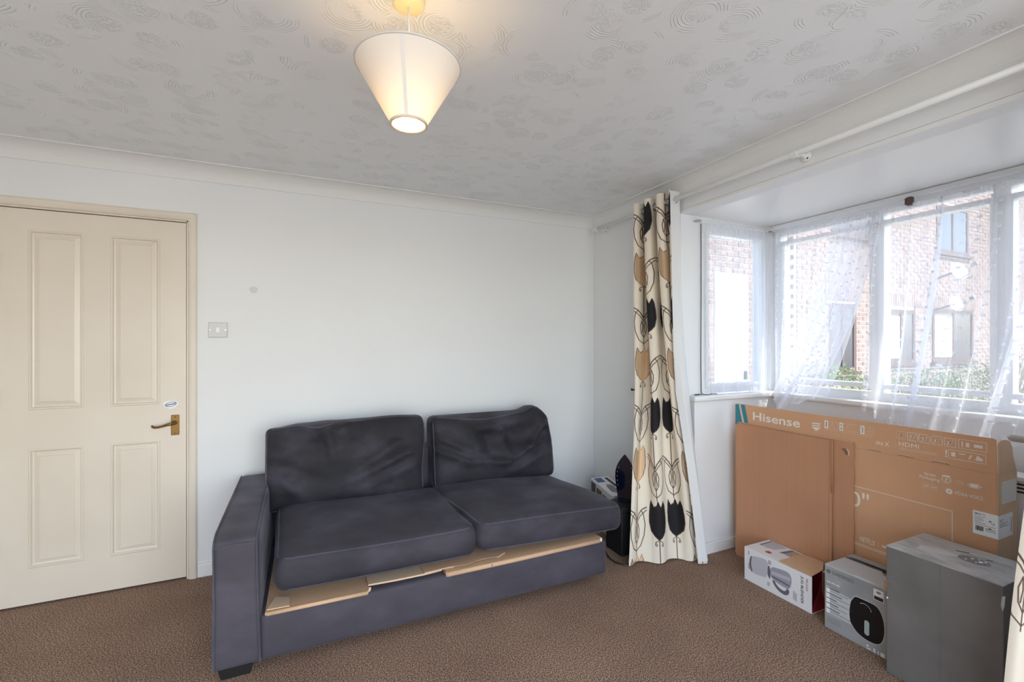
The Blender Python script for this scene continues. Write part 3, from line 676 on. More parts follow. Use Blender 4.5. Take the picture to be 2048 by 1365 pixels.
# ------------------------------------------------------------------ sofa
sofa = thing('sofa', 'dark slate velvet sofa with one arm and loose cushions against the back wall', 'sofa', (-1.5, -.55, 0))
YB, YFR = -.07, -1.0
obj('base', MB().box(-2.285, -.605, YFR, YB, .045, .228), M['velvet'], sofa, smooth=True, bevel=.018, seg=3)
obj('back_frame', MB().box(-2.285, -.64, -.20, YB, .22, .66), M['velvet'], sofa, smooth=True, bevel=.02, seg=3)
def armfn(V):
    V = V.copy(); t = np.clip((V[:, 2] + .26) / .52, 0, 1)
    V[:, 0] += np.where(V[:, 0] > 0, -.012 * t, .004 * t)
    V[:, 2] += np.where(V[:, 2] > 0.1, -.018 * np.clip((-V[:, 1] - .40) / .07, 0, 1), 0)
    return V
arm = rbox('arm', (-2.365, -.535, .305), (.087, .467, .26), .022, 22, M['velvet'], sofa, armfn)
# arm piping: front face outline and top edges
for xx in (-2.443, -2.297):
    pts = [(xx + (.012 if xx > -2.3 else 0), -1.0045, .05), (xx + .003, -1.0045, .3), (xx, -1.003, .525), (xx, -.985, .548), (xx, -.94, .562), (xx, -.6, .566), (xx, -.10, .566)]
    obj('piping', MB().tube(pts, .0035, 6), M['piping'], arm, smooth=True)
obj('piping', MB().tube([(-2.443, -1.003, .527), (-2.37, -1.004, .533), (-2.297, -1.003, .527)], .003, 6), M['piping'], arm)
for (fx, fy) in ((-2.37, -.93), (-.70, -.85), (-2.37, -.16), (-.70, -.16)):
    obj('foot', MB().add([(fx - .05, fy - .05, .0), (fx + .05, fy - .05, 0), (fx + .05, fy + .05, 0), (fx - .05, fy + .05, 0), (fx - .062, fy - .06, .05), (fx + .062, fy - .06, .05), (fx + .062, fy + .06, .05), (fx - .062, fy + .06, .05)],
        [(0, 3, 2, 1), (4, 5, 6, 7), (0, 1, 5, 4), (1, 2, 6, 5), (2, 3, 7, 6), (3, 0, 4, 7)]), M['foot'], sofa)
def ring_path(h, r, z, inset, fn, n=12):
    """rounded rectangle path in xy at height z mapped by fn"""
    pts = []
    hx, hy = h[0] - inset, h[1] - inset
    for cx, cy, a0 in ((hx - r, hy - r, 0), (-(hx - r), hy - r, 90), (-(hx - r), -(hy - r), 180), (hx - r, -(hy - r), 270)):
        for k in range(n): a = math.radians(a0 + 90 * k / (n - 1)); pts.append((cx + r * math.cos(a), cy + r * math.sin(a), z))
    out = []
    for i, p in enumerate(pts):
        q = pts[(i + 1) % len(pts)]; d = math.dist(p, q); m_ = max(1, int(d / .03))
        for k in range(m_): out.append(tuple(p[c] + (q[c] - p[c]) * k / m_ for c in range(3)))
    return fn(np.array(out))
def seat_cushion(c, h, tx, shear, zslope, crown, seed):
    rr = np.random.default_rng(seed)
    def fn(V):
        V = V.copy(); u, v = V[:, 0] / h[0], V[:, 1] / h[1]; k = (1 - np.clip(u, -1, 1) ** 4) * (1 - np.clip(v, -1, 1) ** 4)
        up = np.clip(V[:, 2] / h[2], -1, 1)
        V[:, 2] += np.where(up > 0, crown * k * up, .3 * crown * k * up)
        V[:, 2] += .006 * np.sin(7 * V[:, 0] + seed) * np.cos(9 * V[:, 1] + 1) * (up > .3)
        V[:, 1] += np.where(V[:, 1] < 0, -.012 * (1 - u ** 2) * (1 - .6 * up ** 2) * np.clip(-v, 0, 1), 0)
        V[:, 0] += .010 * np.sign(u) * (1 - up ** 2) * np.abs(u) ** 6
        V[:, 2] += zslope * V[:, 0]
        x0 = V[:, 0].copy(); V[:, 0] += shear * (V[:, 1] + h[1]); V[:, 1] += tx * x0
        return V
    o = rbox('seat_cushion', c, h, .042, 26, M['velvet_dark'], sofa, fn)
    for z in (h[2] - .016, -h[2] + .016):
        P = ring_path(h, .05, z, .0085, fn) + np.array(c); obj('piping', MB().tube([tuple(p) for p in P], .0042, 6, closed=True), M['piping'], o, smooth=True)
    return o
seat_cushion((-1.800, -.665, .367), (.428, .338, .078), .0, -.03, -.010, .020, 1)
seat_cushion((-.925, -.665, .358), (.428, .342, .078), .02, -.12, -.045, .022, 5)
def back_cushion(c, h, tilt, wr, label=None):
    ct, st_ = math.cos(tilt), math.sin(tilt)
    def fn(V):
        V = V.copy(); x, y, z = V[:, 0], V[:, 1], V[:, 2]; u, w = x / h[0], z / h[2]
        k = (1 - np.clip(u, -1, 1) ** 4) * (1 - np.clip(w, -1, 1) ** 4); f = np.clip(-y / h[1], -1, 1)
        dy, dz, dx = wr(u, w, k, f)
        V[:, 1] += np.where(f > 0, -.045 * k * f, .02 * k * -f) + 1.8 * dy * np.clip(f, 0, 1); V[:, 2] += dz; V[:, 0] += dx
        Y = V[:, 1] * ct + V[:, 2] * st_; Z = V[:, 2] * ct - V[:, 1] * st_; V[:, 1], V[:, 2] = Y, Z
        return V
    o = rbox('back_cushion', c, h, .04, 44, M['velvet_back'], sofa, fn, label)
    for yy in (-h[1] + .016, h[1] - .016):
        def fn2(Q): return fn(np.stack([Q[:, 0], np.full(len(Q), yy), Q[:, 1]], 1))
        P = ring_path((h[0], h[2]), .05, 0, .0085, fn2) + np.array(c); obj('piping', MB().tube([tuple(p) for p in P], .0042, 6, closed=True), M['piping'], o, smooth=True)
    return o
def g(d, s): return np.exp(-(d / s) ** 2)
def wr1(u, w, k, f):
    dy = np.zeros_like(u)
    for (u0, w0, u1, w1, s, a) in ((-.40, .85, -.30, .15, .030, .020), (-.30, .85, -.20, .0, .028, -.018), (-.12, .9, .02, .25, .03, -.012), (.15, .9, .02, .30, .03, .012), (.75, .1, -.1, -.55, .045, -.020), (.85, -.2, .1, -.75, .04, -.014), (.6, .35, .0, -.35, .05, .014), (-.8, -.3, -.5, -.9, .05, -.012), (-.9, .1, -.2, -.5, .06, .010)):
        d = np.array([u1 - u0, w1 - w0]); L_ = np.hypot(*d); t = np.clip(((u - u0) * d[0] + (w - w0) * d[1]) / L_ ** 2, 0, 1); dist = np.hypot(u - u0 - t * d[0], w - w0 - t * d[1])
        dy += a * g(dist, s * 1.6) * np.clip(1.2 - t, .2, 1)
    top = np.clip((w - .5) / .5, 0, 1)
    dz = top * (-.012 * g(u + .42, .16) - .020 * g(u + .9, .2) + .008 * g(u - .55, .3)) + top * f * (-.022 * g(u + .38, .2) - .006 * g(u - .1, .15))
    return dy + top * .02 * g(u + .38, .25), dz, .012 * np.sin(w * 3) * np.clip((u - .2) / .8, 0, 1)
def wr2(u, w, k, f):
    dy = np.zeros_like(u)
    for (u0, w0, u1, w1, s, a) in ((.86, .60, .55, -.05, .035, -.026), (.55, -.05, .1, -.42, .04, -.022), (.1, -.42, -.5, -.30, .04, -.018), (-.5, -.30, -.95, .05, .04, -.014), (.85, .40, .65, -.15, .03, .016), (.9, .3, .3, -.5, .03, .012), (-.45, .6, -.30, .0, .03, -.012), (.05, .5, .15, -.15, .035, -.014), (-.9, .35, -.45, -.05, .04, -.014), (-.2, .4, -.12, -.2, .05, .016), (.9, -.2, .2, -.7, .04, -.010)):
        d = np.array([u1 - u0, w1 - w0]); L_ = np.hypot(*d); t = np.clip(((u - u0) * d[0] + (w - w0) * d[1]) / L_ ** 2, 0, 1); dist = np.hypot(u - u0 - t * d[0], w - w0 - t * d[1])
        dy += a * g(dist, s * 1.6)
    dy += .035 * g(u - .25, .5) * g(w - .25, .35)
    top = np.clip((w - .4) / .6, 0, 1)
    dz = top * (.030 * g(u - .72, .14) - .055 * g(u - 1.08, .2) - .004) + top * np.clip(f, 0, 1) * (-.050 * g(u + .2, .55))
    return dy, dz, -.02 * np.clip((u - .5) / .5, 0, 1) * np.clip((w - .1) / .6, 0, 1)
back_cushion((-1.885, -.250, .635), (.428, .088, .232), math.radians(9), wr1)
back_cushion((-.985, -.250, .628), (.420, .088, .232), math.radians(9), wr2)
# cardboard sheets wedged under the cushions
def sheet(name, label, poly, z0, thick, mt, cut=True, lift=None):
    t0 = thing(name, label, 'cardboard sheet', (poly[0][0], poly[0][1], z0), 'cardboard sheets wedged under the seat cushions')
    obj('liner', MB().prism(poly, (0, 0, z0), (1, 0, 0), (0, 1, 0), thick), mt, t0, fix=True, bevel=.0015)
    return t0
c1 = sheet('cardboard_sheet', 'brown cardboard sheet sticking out beside the sofa arm', [(-2.268, -1.006), (-1.872, -1.012), (-1.866, -.985), (-1.868, -.5), (-2.26, -.5)], .2285, .012, M['card_in'])
mb = MB(); mb.tube([(-2.262, -1.006, .2345), (-1.875, -1.012, .2345)], .0085, 8); obj('folded_edge', mb, M['card_in'], c1, smooth=True)
obj('flap', MB().prism([(-2.262, -.995), (-2.18, -1.0), (-2.18, -.93), (-2.235, -.90)], (0, 0, .2425), (1, 0, 0), (0, 1, 0), .004), M['card_cut'], c1)
obj('corner_tear', MB().tube([(-1.876, -1.006, .236), (-1.868, -1.012, .243), (-1.864, -1.004, .250)], .006, 6), M['card_cut'], c1)
c2 = sheet('cardboard_sheet', 'long flattened brown cardboard strip under the right seat cushion', [(-1.525, -1.016), (-.66, -1.012), (-.645, -.985), (-.66, -.55), (-1.50, -.55)], .2290, .022, M['card_in'])
obj('folded_edge', MB().tube([(-1.52, -1.016, .240), (-1.2, -1.017, .240), (-.665, -1.012, .241)], .0115, 8), M['card_in'], c2, smooth=True)
obj('cut_end', MB().box(-.655, -.645, -1.008, -.985, .232, .250), M['paper'], c2)
obj('crease', MB().box(-1.302, -1.299, -1.0295, -1.0275, .232, .249), M['torn'], c2)
c3 = sheet('cardboard_sheet', 'torn cardboard piece lying between the two seat cushions', [(-1.62, -.99), (-1.50, -.985), (-1.42, -1.0), (-1.33, -.975), (-1.25, -.985), (-1.20, -.955), (-1.22, -.6), (-1.62, -.6)], .2515, .006, M['card_in'])
obj('corrugated_core', MB().tube([(-1.48, -.994, .2545), (-1.42, -1.002, .254), (-1.37, -.990, .255), (-1.30, -.985, .254), (-1.26, -.990, .255)], .003, 5), M['torn'], c3)
ply = [(-1.868, -.975), (-1.75, -.983), (-1.62, -.985), (-1.535, -.978), (-1.535, -.9), (-1.535, -.55), (-1.86, -.55)]
c4 = sheet('cardboard_sheet', 'thin pale board edge curving under the left seat cushion', ply, .2425, .008, M['card_cut'])
# ------------------------------------------------------------------ items in the corner
bb = thing('black_box', 'matt black box on the carpet behind the sofa end under the iron', 'box', (-.26, -.72, 0))
obj('body', MB().box(-.350, -.170, -.80, -.64, 0, .262), M['black'], bb, bevel=.006); obj('lid', MB().box(-.353, -.167, -.803, -.637, .262, .300), M['black'], bb, bevel=.006)
ir = thing('steam_iron', 'glossy dark navy steam iron standing upright beside the curtain', 'iron', (-.268, -.72, .30))
e1 = Vector((.76, -.65, 0)).normalized(); nrm = Vector((-e1.y * -1, -e1.x, 0)); nrm = Vector((e1.y, -e1.x, 0)).normalized(); c0 = Vector((-.268, -.728, .30))
prof = [(0, .040), (.03, .043), (.07, .049), (.12, .056), (.16, .0595), (.195, .058), (.225, .051), (.255, .038), (.28, .022), (.298, .007), (.305, .001)]
outl = [(w, z) for z, w in prof] + [(-w, z) for z, w in prof[::-1]]
def loft(secs):
    mb = MB(); vs = []; n = len(outl)
    for dep, sc, dz in secs:
        for (w, z) in outl: vs.append(c0 + e1 * (w * sc) + Vector((0, 0, z * (sc * .5 + .5) + dz)) - nrm * dep)
    fs = [(k * n + i, k * n + (i + 1) % n, (k + 1) * n + (i + 1) % n, (k + 1) * n + i) for k in range(len(secs) - 1) for i in range(n)]
    fs += [tuple(range(n)), tuple((len(secs) - 1) * n + i for i in range(n))[::-1]]; return mb.add(vs, fs)
obj('soleplate', loft([(0, .96, .002), (.002, 1, 0), (.010, 1, 0)]), M['iron'], ir, fix=True)
obj('body', loft([(.010, .97, .001), (.03, .93, .003), (.05, .80, .006), (.062, .55, .01)]), M['iron'], ir, smooth=True, fix=True)
hp = [c0 - nrm * .045 + Vector((0, 0, .03)), c0 - nrm * .10 + Vector((0, 0, .045)), c0 - nrm * .118 + Vector((0, 0, .09)), c0 - nrm * .115 + Vector((0, 0, .15)), c0 - nrm * .09 + Vector((0, 0, .20)), c0 - nrm * .04 + Vector((0, 0, .225))]
obj('handle', MB().tube(hp, [.016, .015, .0135, .0135, .014, .016], 12), M['black'], ir, smooth=True)
for k in range(5):
    for sgn in (-1, 1):
        z = .11 + k * .028; w = np.interp(z, [a for a, _ in prof], [b for _, b in prof]) - .012; q = c0 + e1 * (sgn * w) + Vector((0, 0, z)) + nrm * .0004
        obj('steam_hole', MB().prism([(.0022 * math.cos(a), .0035 * math.sin(a)) for a in np.linspace(0, 2 * math.pi, 10, endpoint=False)], q, -e1, (0, 0, 1), .0005), M['ink_grey'], ir)
cpts = [c0 - nrm * .10 + Vector((0, 0, .045)), Vector((-.12, -.60, .33)), Vector((-.08, -.62, .15)), Vector((-.14, -.70, .012)), Vector((-.25, -.86, .008)), Vector((-.37, -.905, .008)), Vector((-.425, -.875, .008)), Vector((-.435, -.80, .008)), Vector((-.40, -.70, .008))]
def smooth_path(P, n=6):
    P = [Vector(p) for p in P]; out = []
    for i in range(len(P) - 1):
        a, b, c, d = P[max(i - 1, 0)], P[i], P[i + 1], P[min(i + 2, len(P) - 1)]
        for k in range(n):
            t = k / n; out.append(.5 * ((2 * b) + (c - a) * t + (2 * a - 5 * b + 4 * c - d) * t * t + (3 * b - a - 3 * c + d) * t ** 3))
    out.append(P[-1]); return out
obj('power_cord', MB().tube(smooth_path(cpts), .0045, 8), M['rubber'], ir, smooth=True)
pb = thing('printed_box', 'small black and white printed box behind the sofa corner', 'box', (-.15, -.4, 0))
A = Vector((-.165, -.205, 0)); dL = Vector((-.105, -.40, 0)); dW = Vector((.145, -.012, 0)); hz = Vector((0, 0, .302))
vs = [A, A + dL, A + dL + dW, A + dW]; vs = vs + [p + hz for p in vs]
obj('carton', MB().add(vs, [(0, 3, 2, 1), (4, 5, 6, 7), (0, 1, 5, 4), (1, 2, 6, 5), (2, 3, 7, 6), (3, 0, 4, 7)]), M['box_white'], pb, fix=True, bevel=.0015)
eL, eW = dL.normalized(), dW.normalized()
def onTop(poly, m_, nm): return obj(nm, MB().prism([(a, b) for a, b in poly], A + hz, eW, -eL, .0008), m_, pb, fix=True)
onTop([(.012, -.02), (.075, -.02), (.075, -.12), (.012, -.12)], M['blue'], 'print_panel')
onTop([(.10, -.03), (.125, -.03), (.125, -.24), (.10, -.24)], M['ink'], 'print_band'); onTop([(.06, -.17), (.09, -.20), (.095, -.30), (.06, -.36), (.03, -.33), (.04, -.22)], M['ink_grey'], 'print_picture')
for k, (a, b, z0, z1) in enumerate(((.01, .10, .20, .285), (.12, .22, .16, .27), (.24, .37, .18, .26))):
    obj('print_panel', MB().prism([(-b, z0), (-a, z0), (-a, z1), (-b, z1)], A, -eL, (0, 0, 1), -.0) if False else MB().prism([(a, z0), (b, z0), (b, z1), (a, z1)], A - eW * .001, eL, (0, 0, 1), .0006), M['ink'] if k != 1 else M['torn'], pb, fix=True)
# ------------------------------------------------------------------ television carton
def face_x(x):                       # printing plane facing -x: u to the right is -y
    return lambda y, z: (x - .0002, y, z)
RX, RU = (0, -1, 0), (0, 0, 1)
def chaikin(pts, n=2):
    for _ in range(n):
        out = []
        for i in range(len(pts)):
            a, b = pts[i], pts[(i + 1) % len(pts)]
            out += [tuple(.75 * a[k] + .25 * b[k] for k in (0, 1)), tuple(.25 * a[k] + .75 * b[k] for k in (0, 1))]
        pts = out
    return pts
def px_poly(name, pts, x, m_, parent, t=.0006, soft=0):
    if soft: pts = chaikin(pts, soft)
    return obj(name, MB().prism([(-y, z) for y, z in pts], (x, 0, 0), RX, RU, t), m_, parent, fix=True)
def frame_lines(name, rects, x, w, m_, parent, extra=()):
    mb = MB()
    for y0, y1, z0, z1 in rects:
        for a, b, c, d in ((y0, y1, z0, z0 + w), (y0, y1, z1 - w, z1), (y0, y0 - w, z0, z1), (y1 + w, y1, z0, z1)):
            mb.prism([(-a, c), (-b, c), (-b, d), (-a, d)], (x, 0, 0), RX, RU, .0006)
    for pts in extra: mb.prism([(-y, z) for y, z in pts], (x, 0, 0), RX, RU, .0006)
    return obj(name, mb, m_, parent, fix=True)
TX0, TX1, TY0, TY1, TZ = .340, .508, -1.046, -2.240, .800
tv = thing('television_carton', 'long brown television carton standing upright under the window with its top flap open', 'box', (.42, -1.64, 0))
obj('carton', MB().box(TX0, TX1, TY1 + .0025, TY0, 0, TZ), M['card_tv'], tv, bevel=.003)
obj('end_panel', MB().box(TX0 + .001, TX1 - .001, TY1, TY1 + .0025, 0, TZ - .002), M['card_side'], tv)
mb = MB(); r = .05
pts = [(TY0, TZ), (TY0, .925), (TY0 - .010, .936), (TY1 + .012, .940), (TY1 + .004, .936), (TY1 + .004, TZ)]
mb.prism([(-y, z) for y, z in pts], (TX0 + .004, 0, 0), RX, RU, .004); fl1 = obj('top_flap', mb, M['card_tv'], tv, fix=True)
mb = MB(); pts = [(.345, .797), (.345, .926), (.36, .933), (.405, .932), (.44, .922), (.458, .900), (.468, .86), (.500, .796)]
mb.prism(pts, (0, TY1 + .002, 0), (1, 0, 0), (0, 0, 1), .004); obj('end_flap', mb, M['card_in'], tv, fix=True)
FX = TX0 - .0001; ink, pale = M['print_white'], M['print_pale']
FX0 = TX0 - .0002
px_poly('brand_stripe', [(-1.050, .931), (-1.114, .935), (-1.142, .815), (-1.050, .806)], FX0, M['teal'], fl1)
px_poly('brand_stripe', [(-1.074, .932), (-1.086, .932), (-1.114, .818), (-1.100, .817)], FX0 - .0006, M['print_pale'], fl1)
text('brand_text', 'Hisense', ink, fl1, (FX0, -1.171, .851), RX, RU, .288, .049, .018)
mb = MB()
for pts in ([(-1.523, .892), (-1.566, .892), (-1.566, .886), (-1.523, .886)], [(-1.523, .880), (-1.566, .880), (-1.566, .875), (-1.523, .875)], [(-1.520, .870), (-1.568, .870), (-1.545, .849)]): mb.prism([(-y, z) for y, z in pts], (FX0, 0, 0), RX, RU, .0006)
obj('arrow_mark', mb, ink, fl1, fix=True)
for (a, b, c, dgt) in ((-1.587, -1.605, -1.653, '1'), (-1.660, -1.677, -1.749, '2'), (-1.755, -1.773, -1.812, '3')):
    pp = px_poly('number_tab', [(a, .873), (b, .873), (b, .914), (a, .914)], FX0, ink, fl1)
    text('digit', dgt, M['ink_grey'], fl1, (FX0 - .0006, a - .0045 - (.002 if dgt == '1' else 0), .880), RX, RU, .005 if dgt == '1' else .009, .027, .01)
    frame_lines('step_frame', [(b, c, .876, .912)], FX0, .002, pale, fl1, [[(b - .012, .890), (b - .030, .890), (b - .030, .893), (b - .012, .893)], [(b - .018, .900), (b - .026, .900), (b - .026, .904), (b - .018, .904)]])
for k, (a, b) in enumerate(((-1.903, -1.941), (-1.945, -1.984), (-1.988, -2.027), (-2.031, -2.071), (-2.076, -2.114))):
    ex = [[(a - .006, .885), (a - .010, .884), (b + .006, .909), (b + .009, .909)], [(a - .012, .893), (a - .026, .893), (a - .026, .901), (a - .012, .901)]]
    frame_lines('handling_icon', [(a, b, .879, .916)], FX0, .0018, ink if k else pale, fl1, ex)
frame_lines('handling_icon', [(-2.122, -2.209, .880, .919)], FX0, .0018, ink, fl1, [[(-2.132, .887), (-2.136, .887), (-2.136, .911), (-2.132, .911)], [(-2.145, .890), (-2.156, .890), (-2.156, .908), (-2.145, .908)], [(-2.170, .893), (-2.196, .893), (-2.196, .905), (-2.170, .905)]])
text('warning_mark', '!', ink, fl1, (FX0, -2.079, .834), RX, RU, .006, .032, .02)
frame_lines('handling_icon', [(-2.089, -2.207, .832, .870)], FX0, .0018, ink, fl1, [[(-2.099, .842), (-2.112, .842), (-2.112, .860), (-2.099, .860)], [(-2.124, .856), (-2.142, .856), (-2.142, .860), (-2.124, .860)], [(-2.152, .842), (-2.158, .842), (-2.166, .860), (-2.160, .860)], [(-2.174, .842), (-2.197, .842), (-2.197, .850), (-2.180, .862)]])
text('logo_text', 'HDMI', ink, fl1, (FX0, -1.914, .848), RX, RU, .074, .019, 0)
text('logo_text', 'dts X', ink, fl1, (FX0, -1.822, .835), RX, RU, .054, .020, .006)
frame_lines('fine_print', [], FX0, .001, pale, fl1, [[(-1.898, .834), (-1.8995, .834), (-1.8995, .872), (-1.898, .872)], [(-1.914, .840), (-2.056, .842), (-2.056, .8395), (-1.914, .8375)], [(-1.914, .834), (-2.05, .836), (-2.05, .8335), (-1.914, .8315)], [(-1.587, .868), (-1.81, .868), (-1.81, .8665), (-1.587, .8665)]])
for y0, y1 in ((-1.791, -1.843), (-1.908, -1.970), (-2.033, -2.093)):
    o = px_poly('slot', [(y0, .8045), (y1, .8045), (y1, .8065), (y0, .8065)], FX0, M['dark'], tv); px_poly('slot_edge', [(y0, .8065), (y1, .8065), (y1, .810), (y0, .810)], FX0, M['card_cut'], tv)
text('print_text', 'Green', ink, tv, (FX0, -2.007, .740), RX, RU, .040, .014, .002); text('print_text', 'Packaging', ink, tv, (FX0, -1.991, .719), RX, RU, .070, .017, .002)
frame_lines('pack_icon', [(-2.068, -2.098, .726, .753)], FX0, .003, ink, tv, [[(-2.066, .753), (-2.074, .757), (-2.094, .757), (-2.100, .753)], [(-2.076, .732), (-2.080, .732), (-2.091, .746), (-2.087, .747)], [(-2.077, .737), (-2.083, .743), (-2.090, .746), (-2.082, .746)]])
frame_lines('pack_icon', [(-2.114, -2.143, .732, .746)], FX0, .0015, pale, tv, [[(-2.118, .7375), (-2.139, .7375), (-2.139, .7405), (-2.118, .7405)]])
frame_lines('pack_icon', [(-2.156, -2.187, .728, .747)], FX0, .002, ink, tv, [[(-2.160, .732), (-2.183, .732), (-2.183, .743), (-2.160, .743)], [(-2.148, .738), (-2.154, .742), (-2.154, .734)], [(-2.195, .738), (-2.189, .742), (-2.189, .734)]])
frame_lines('pack_icon', [(-2.002, -2.058, .683, .705)], FX0, .0015, pale, tv, [[(-2.007, .690), (-2.024, .690), (-2.024, .698), (-2.007, .698)], [(-2.031, .691), (-2.053, .691), (-2.053, .697), (-2.031, .697)]])
px_poly('logo_disc', [(-2.092 + .0115 * math.cos(a), .692 + .0115 * math.sin(a)) for a in np.linspace(0, 2 * math.pi, 24, endpoint=False)], FX0, ink, tv)
text('logo_disc_mark', 'v', M['card_tv'], tv, (FX0 - .0006, -2.087, .688), RX, RU, .010, .008, .03)
text('logo_text', 'VIDAA VOICE', ink, tv, (FX0, -2.108, .686), RX, RU, .090, .014, .002)
frame_lines('outline_print', [], FX0, .001, ink, tv, [[(-1.06, .6125), (-2.103, .6125), (-2.103, .610), (-1.06, .610)], [(-2.101, .612), (-2.1035, .612), (-2.1035, .333), (-2.101, .333)], [(-1.06, .3365), (-2.103, .3365), (-2.103, .334), (-1.06, .334)], [(-1.06, .3295), (-2.103, .3295), (-2.103, .327), (-1.06, .327)]])
text('size_text', '50"', ink, tv, (FX0, -1.655, .511), RX, RU, .138, .077, .006)
text('logo_text', 'NETFLIX', ink, tv, (FX0, -1.754, .350), RX, RU, .067, .024, .012)
frame_lines('fine_print', [], FX0, .001, ink, tv, [[(-1.831, .352), (-1.8322, .352), (-1.8322, .374), (-1.831, .374)], [(-1.846, .358), (-1.90, .358), (-1.90, .367), (-1.846, .367)]])
lab = obj('shipping_label', MB().box(TX0 - .0012, TX0, TY1, -2.167, .547, .640), M['paper'], tv, label='white printed shipping label'); lb2 = obj('shipping_label', MB().box(TX0 - .001, .465, TY1 - .0012, TY1, .545, .636), M['paper'], tv, label='white label folded round the end')
LX = TX0 - .0013
text('label_text', 'SMART TV', M['ink'], lab, (LX, -2.172, .626), RX, RU, .033, .007, .006)
mb = MB()
for k, (a, b, z) in enumerate(((-2.172, -2.205, .619), (-2.172, -2.198, .612), (-2.172, -2.200, .606), (-2.172, -2.190, .600), (-2.172, -2.205, .594), (-2.172, -2.234, .587), (-2.205, -2.235, .577), (-2.205, -2.232, .572), (-2.205, -2.236, .567))):
    mb.prism([(-a, z), (-b, z), (-b, z + .0016), (-a, z + .0016)], (LX, 0, 0), RX, RU, .0005)
mb.prism([(2.215, .606), (2.222, .606), (2.222, .612), (2.215, .612)], (LX, 0, 0), RX, RU, .0005); mb.prism([(2.214, .577), (2.222, .577), (2.222, .583), (2.214, .583)], (LX, 0, 0), RX, RU, .0005)
obj('label_lines', mb, M['ink_grey'], lab, fix=True); text('label_text', 'CE', M['ink'], lab, (LX, -2.222, .598), RX, RU, .010, .007, .01)
mb = MB(); y = -2.175; rr_ = random.Random(3)
while y > -2.199:
    w = rr_.choice((.0008, .0012, .002)); mb.prism([(-y, .563), (-y + w, .563), (-y + w, .582), (-y, .582)], (LX, 0, 0), RX, RU, .0005); y -= w + rr_.choice((.0008, .0014))
obj('barcode', mb, M['ink'], lab, fix=True)
mb = MB()
for a, b, z in ((.352, .385, .618), (.352, .375, .612), (.352, .42, .603), (.352, .40, .597), (.352, .43, .591)): mb.prism([(a, z), (b, z), (b, z + .0018), (a, z + .0018)], (0, TY1 - .0013, 0), (1, 0, 0), (0, 0, 1), .0005)
for k in range(12): mb.prism([(.447, .560 + k * .005), (.455, .560 + k * .005), (.455, .5625 + k * .005 + (k % 3) * .0008), (.447, .5625 + k * .005)], (0, TY1 - .0013, 0), (1, 0, 0), (0, 0, 1), .0005)
obj('label_lines', mb, M['ink_grey'], lb2, fix=True)
obj('blank_label', MB().box(.372, .497, TY1 - .001, TY1, .680, .766), mat('pale_paper', (.70, .66, .60), .6), tv)
# flattened sheets leaning on it
cs = thing('flattened_carton', 'flat brown cardboard panel leaning against the television carton', 'cardboard sheet', (.32, -1.35, 0))
def lean(name, y0, y1, zt0, zt1, x_b, x_t, th, m_, parent, jag=0):
    mb = MB(); n = 16; vs = []
    for k in range(n + 1):
        f = k / n
        for (yy, zt) in ((y0, zt0), (y1, zt1)):
            j = jag * math.sin(k * 3.7) * (1 if yy == y1 else 0)
            x = x_b + (x_t - x_b) * f; vs += [(x, yy + j, zt * f), (x + th, yy + j, zt * f)]
    fs = []
    for k in range(n):
        a = 4 * k; b = a + 4; fs += [(a, b, b + 2, a + 2), (a + 1, a + 3, b + 3, b + 1), (a, a + 1, b + 1, b), (a + 2, b + 2, b + 3, a + 3)]
    fs += [(0, 2, 3, 1), (4 * n, 4 * n + 1, 4 * n + 3, 4 * n + 2)]; mb.add(vs, fs); return obj(name, mb, m_, parent, fix=True)
lean('front_sheet', -1.072, -1.618, .818, .817, .318, .324, .004, M['card_brown'], cs)
lean('fold_edge', -1.6185, -1.634, .821, .822, .318, .326, .003, M['card_brown'], cs, .0012)
obj('crumpled_edge', MB().tube([(.3235, -1.634, .820), (.322, -1.635, .70), (.320, -1.636, .552)], .004, 6), M['card_brown'], cs, smooth=True); obj('crumpled_edge', MB().tube([(.315, -1.619, .20), (.318, -1.620, .06), (.316, -1.618, 0.004)], .003, 6), M['card_brown'], cs, smooth=True)
cs2 = thing('flattened_carton', 'second brown cardboard panel with a torn corner hole behind the leaning one', 'cardboard sheet', (.33, -1.40, 0))
lean('back_sheet', -1.075, -1.731, .824, .826, .329, .332, .004, M['card_brown'], cs2, .002)
px_poly('top_edge', [(-1.075, .8245), (-1.73, .8265), (-1.73, .8285), (-1.075, .8265)], .332, M['card_cut'], cs2)
mb = MB(); mb.prism([(-(-1.675 + a), .785 + b) for a, b in ((.0, 0), (-.012, .004), (-.028, -.004), (-.033, -.022), (-.022, -.028), (-.012, -.012))], (.3305, 0, 0), RX, RU, .0012); obj('torn_hole', mb, M['torn'], cs2, fix=True)
mb = MB(); mb.tube([(.329, -1.70, .790), (.328, -1.71, .775), (.329, -1.708, .758)], .004, 6); obj('torn_shred', mb, M['card_cut'], cs2)
